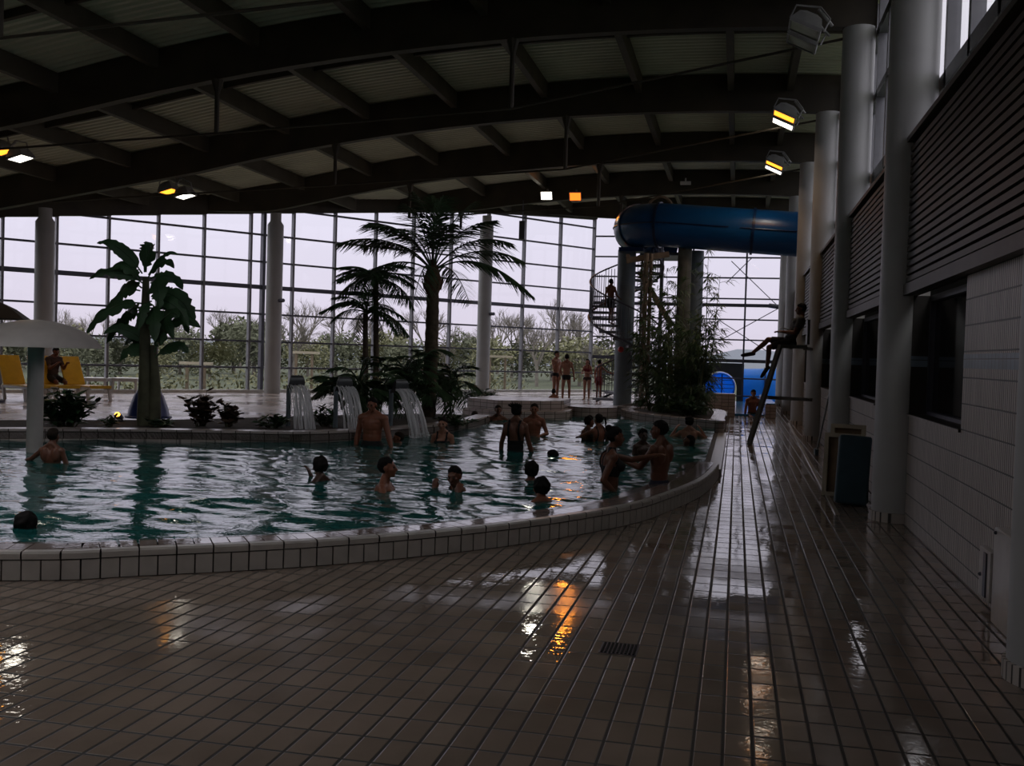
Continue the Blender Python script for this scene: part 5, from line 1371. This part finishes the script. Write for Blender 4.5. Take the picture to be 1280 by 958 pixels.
swim(400, 572, 601, 'dark-haired swimmer with one hand raised beside the face', 70, 1.6, hair=('curly', 'black'), skin='deep', suit=(('trunks', 'black'),), aR=((.1, .75, -.5), (-.15, .35, .9)), aL=((-.3, .3, -.9), (-.1, .6, -.5)), head=(-30, 5, 0), lL=KNL, lR=KNR)
swim(482, 573, 613, 'short-haired boy seen in profile, shoulders out of the water', -82, 1.55, child=.3, hair=('short', 'black'), skin='tan', suit=(('trunks', 'dark'),), head=(0, -4, 0), aL=OUTL, aR=OUTR, lL=KNL, lR=KNR)
swim(570, 582, 613, 'swimmer facing the camera with one open hand lifted beside the head', 150, 1.6, hair=('short', 'black'), skin='brown', suit=(('swimsuit', 'black'),), sex='f', aR=((.2, .6, -.75), (.05, -.1, 1)), aL=((-.2, .6, -.75), (0, .0, 1), (.2, -.3, 1)), head=(20, 10, 5), lL=KNL, lR=KNR)
swim(465, 497, 557, 'bare-chested man standing hip-deep under the waterfall spouts', 172, 1.60, build=1.2, hair=('short', 'black'), skin='tan', suit=(('trunks', 'black'),), aL=((-.36, .08, -1), (-.38, .18, -1)), aR=((.22, .0, -1), (.10, .2, -1)), head=(0, 6, 0))
swim(499, 540, 554, 'swimmer whose head only shows between the man and the rightmost spout', 120, 1.5, hair=('short', 'dark'), skin='tan', suit=(('trunks', 'dark'),), lL=KNL, lR=KNR)
swim(553, 522, 553, 'woman in a black swimsuit by the kerb under the tall palm', 182, 1.62, sex='f', hair=('bun', 'black'), skin='fair', suit=(('swimsuit', 'black'),), aL=((-.3, .05, -1), (-.1, .25, -1)), aR=((.3, .05, -1), (.1, .25, -1)), lL=KNL, lR=KNR)
swim(593, 514, 527, 'swimmer with dark hair behind the end of the planting bed', 10, 1.5, hair=('short', 'dark'), skin='brown', suit=(('trunks', 'dark'),), lL=KNL, lR=KNR)
swim(622, 507, 526, 'boy looking out over the water behind the end of the planting bed', 195, 1.5, child=.3, hair=('short', 'dark'), skin='brown', suit=(('trunks', 'green'),), aL=((-.8, .3, -.4), (-.5, .7, -.3)), aR=OUTR, head=(10, 0, 0), lL=KNL, lR=KNR)
swim(644, 505, 563, 'woman with spiky tied-up hair and low-backed black swimsuit, seen from behind', -6, 1.72, sex='f', hair=('spiky', 'black'), skin='brown', suit=(('swimsuit', 'black'),), aL=((-.28, .05, -1), (-.12, .25, -1)), aR=((.26, .08, -1), (.3, .25, -1)), head=(0, 0, 0))
swim(667, 505, 544, 'boy facing the camera with arms folded at the water beside the woman in black', 188, 1.55, child=.2, hair=('short', 'dark'), skin='tan', suit=(('trunks', 'navy'),), aL=((-.4, .15, -1), (.6, .8, -.15)), aR=((.4, .15, -1), (-.6, .8, -.15)), lL=KNL, lR=KNR)
swim(735, 521, 549, 'dark-haired child hugging the girl with the ponytail in the far water', -50, 1.45, child=.3, hair=('curly', 'black'), skin='brown', suit=(('trunks', 'dark'),), aL=((-.3, .9, -.2), (.4, .8, 0)), aR=((.3, .9, -.2), (-.4, .8, 0)), lL=KNL, lR=KNR)
swim(748, 518, 551, 'girl with a dark side ponytail in the far water', 40, 1.5, sex='f', child=.2, hair=('pigtail', 'black'), skin='tan', suit=(('swimsuit', 'brown'),), aL=((-.5, .7, -.4), (.3, .8, -.1)), aR=((.4, .2, -1), (.2, .5, -.8)), lL=KNL, lR=KNR)
swim(718, 556, 571, 'swimmer low in the water with one arm stretched forward', 80, 1.6, lean=35, hair=('short', 'black'), skin='brown', suit=(('trunks', 'black'),), aL=((-.2, 1, .1), (0, 1, .05)), aR=OUTR, head=(0, -25, 0), lL=KNL, lR=KNR)
swim(664, 578, 601, 'dark round head in the water left of the woman in the black halter top', 15, 1.6, hair=('curly', 'black'), skin='brown', suit=(('trunks', 'black'),), lL=KNL, lR=KNR)
swim(679, 598, 629, 'swimmer seen from behind close to the curved kerb, wet shoulders showing', 25, 1.6, hair=('curly', 'black'), skin='tan', suit=(('trunks', 'black'),), lean=8, aL=OUTL, aR=OUTR, lL=KNL, lR=KNR)
swim(761, 533, 612, 'woman in a black halter top reaching an arm out over the water', -72, 1.68, sex='f', hair=('bun', 'black'), skin='brown', suit=(('halter', 'black'), ('briefs', 'black')), lean=3, aR=((.1, -.45, -1), (.0, .75, -.75)), aL=((-.05, .95, -.18), (.15, .95, .22)), head=(5, 0, 0))
swim(824, 526, 606, 'boy with a bare back standing in profile near the kerb end', 62, 1.66, child=.1, hair=('short', 'black'), skin='brown', suit=(('trunks', 'navy'),), aL=((-.1, .6, -.8), (-.05, .95, .25)), aR=((.2, .25, -1), (.05, .7, -.7)), head=(18, 0, 0))
swim(803, 538, 568, 'dark-haired child between the woman in the halter top and the boy in profile', -150, 1.3, child=.6, hair=('curly', 'black'), skin='deep', suit=(('trunks', 'dark'),), lL=KNL, lR=KNR)
swim(861, 521, 547, 'swimmer with both hands raised beside the head in front of the bamboo planter', 10, 1.6, hair=('curly', 'black'), skin='fair', suit=(('trunks', 'red'),), aL=((-.75, .3, -.55), (.5, .15, .85)), aR=((.75, .3, -.55), (-.5, .15, .85)), lL=KNL, lR=KNR)
swim(841, 538, 557, 'dark-haired swimmer floating on the back near the bamboo planter', 95, 1.55, sex='f', lean=-30, hair=('long', 'black'), skin='brown', suit=(('swimsuit', 'black'),), head=(0, 15, 0), aL=OUTL, aR=OUTR, lL=KNL, lR=KNR)
swim(693, 488, 509, 'child with dark hair crouching in the water below the boys on the tiers', 20, 1.3, child=.6, hair=('short', 'black'), skin='tan', suit=(('trunks', 'dark'),), lL=KNL, lR=KNR) if False else None
def stand(px, ytop, yfeet, z, label, face, **kw):
    p = at_z(px, yfeet, z); q = at_y(px, ytop, p.y); H = (q.z-z)/.994; return person(label, (p.x, p.y, z), face, H, **kw)
stand(694, 439, 500.5, ZD, 'boy in black briefs on the far deck with a hand at his mouth', -120, child=.15, hair=('short', 'black'), skin='fair', suit=(('briefs', 'black'),), aR=((.15, .3, -1), (-.25, .45, 1)), aL=((-.15, .1, -1), (-.05, .3, -1)), vox=.011)
stand(707, 443, 501.5, ZD, 'boy in black briefs on the far deck seen from behind', 15, child=.15, hair=('short', 'black'), skin='fair', suit=(('briefs', 'black'),), aL=((-.3, .1, -1), (.1, .5, -.8)), aR=((.3, .05, -1), (.15, .2, -1)), lL=((-.08, .05, -1), (0, -.05, -1)), lR=((.1, .1, -1), (0, -.1, -1)), vox=.011)
stand(733, 449, 500, ZD, 'girl in a dark bikini on the far deck with arms folded', 170, sex='f', child=.15, hair=('long', 'dark'), skin='fair', suit=(('bikini_top', 'red'), ('briefs', 'brown')), aL=((-.3, .2, -1), (.75, .7, .1)), aR=((.3, .2, -1), (-.75, .7, .15)), vox=.011)
stand(748, 450, 500, ZD, 'child in red trunks on the far deck reaching for the stair rail', -30, child=.3, hair=('short', 'black'), skin='tan', suit=(('trunks', 'red'),), aR=((.6, .5, -.6), (.75, .6, -.2)), aL=((-.2, 0, -1), (-.05, .2, -1)), vox=.011)
p = at_y(693, 487, 25.7)
person('child crouching behind the tier, only the dark head showing at the two boys\' feet', (p.x, 25.7, p.z-.50-.585), 20, 1.10, child=.6, hair=('short', 'black'), skin='tan', suit=(('trunks', 'dark'),), lean=12, lL=((-.25, .8, .55), (0, -.25, -1)), lR=((.25, .8, .55), (0, -.25, -1)), aL=((-.2, .7, -.5), (.2, .8, -.3)), aR=((.2, .7, -.5), (-.2, .8, -.3)), vox=.011)
q = at_y(764, 349, 29.25); aq = math.degrees(math.atan2(29.25-SY, q.x-SX))
zt_ = min([.4+.2*k for k in range(22) if 2.1 < .4+.2*k < 3.3], key=lambda z: abs((math.degrees(th(z))-aq+180) % 360-180)); hq = (q.z-zt_)/.994
person('boy climbing the spiral stair of the slide', (q.x, 29.25, zt_), -20, hq, child=.4, hair=('short', 'black'), skin='brown', suit=(('trunks', 'dark'),), aR=((.2, .3, -1), (.1, .8, -.4)), lL=((-.05, .5, -.9), (0, -.15, -1)), vox=.011)
# lifeguard
q = at_y(986, 424, 21.2); s_ = 1.76/1.75
person('lifeguard in grey shirt sitting high on the seat with crossed legs', (q.x+.02, 21.2, SEATZ+.10-.93*s_), 90, 1.76, lean=-22, hair=('short', 'black'), skin='brown', suit=(('tshirt', 'grey'), ('shorts', 'dark'), ('shoes', 'black')), head=(0, 24, 0),
       aL=((-.1, .35, -.9), (.25, .95, .05)), aR=((.1, .35, -.9), (-.25, .95, .1)), lL=((-.05, 1, -.28), (0, .05, -1), (0, .55, -.85)), lR=((.05, 1, .12), (-.02, .72, -.68), (0, .9, -.15)))
# reclining reader on a lounger, man sitting at the corridor's end
p = at_z(68, 498, ZD); q = at_y(66, 446, p.y)
person('person sitting on a yellow lounger with both hands raised in front', (p.x+.05, p.y-.15, q.z-1.38*.994*.985+.02), -110, 1.6, lean=8, hair=('short', 'black'), skin='brown', suit=(('tshirt', 'brown'), ('shorts', 'dark')), head=(0, 15, 0), aL=((-.1, .5, -.9), (.2, .8, .5)), aR=((.1, .5, -.9), (-.2, .8, .5)), lL=SITL, lR=SITR, vox=.011)
p = at_y(941, 487, 31.2)
person('person in dark shorts sitting at the end of the corridor', (p.x, 31.2, p.z-1.66*.994), -165, 1.66, lean=6, hair=('short', 'black'), skin='tan', suit=(('trunks', 'black'),), lL=((-.25, .95, .05), (.1, .95, -.15)), lR=((.25, .95, .05), (-.1, .95, -.15)), vox=.011)
# paper in the lifeguard's hands, book of the reader
M_paper = mat('paper', (.7, .7, .68), .6, var=.03)
qq = at_y(983, 410, 21.2); m = MB(); m.box((0, 0, 0), (.20, .27, .012), Matrix.Rotation(R(15), 4, 'Y')); o = obj('paper_sheet', m, M_paper, smooth=False); o.location = (qq.x-.02, 21.2, qq.z-.02); tag(o, 'pale sheet of paper on the lifeguard\'s lap', 'paper')
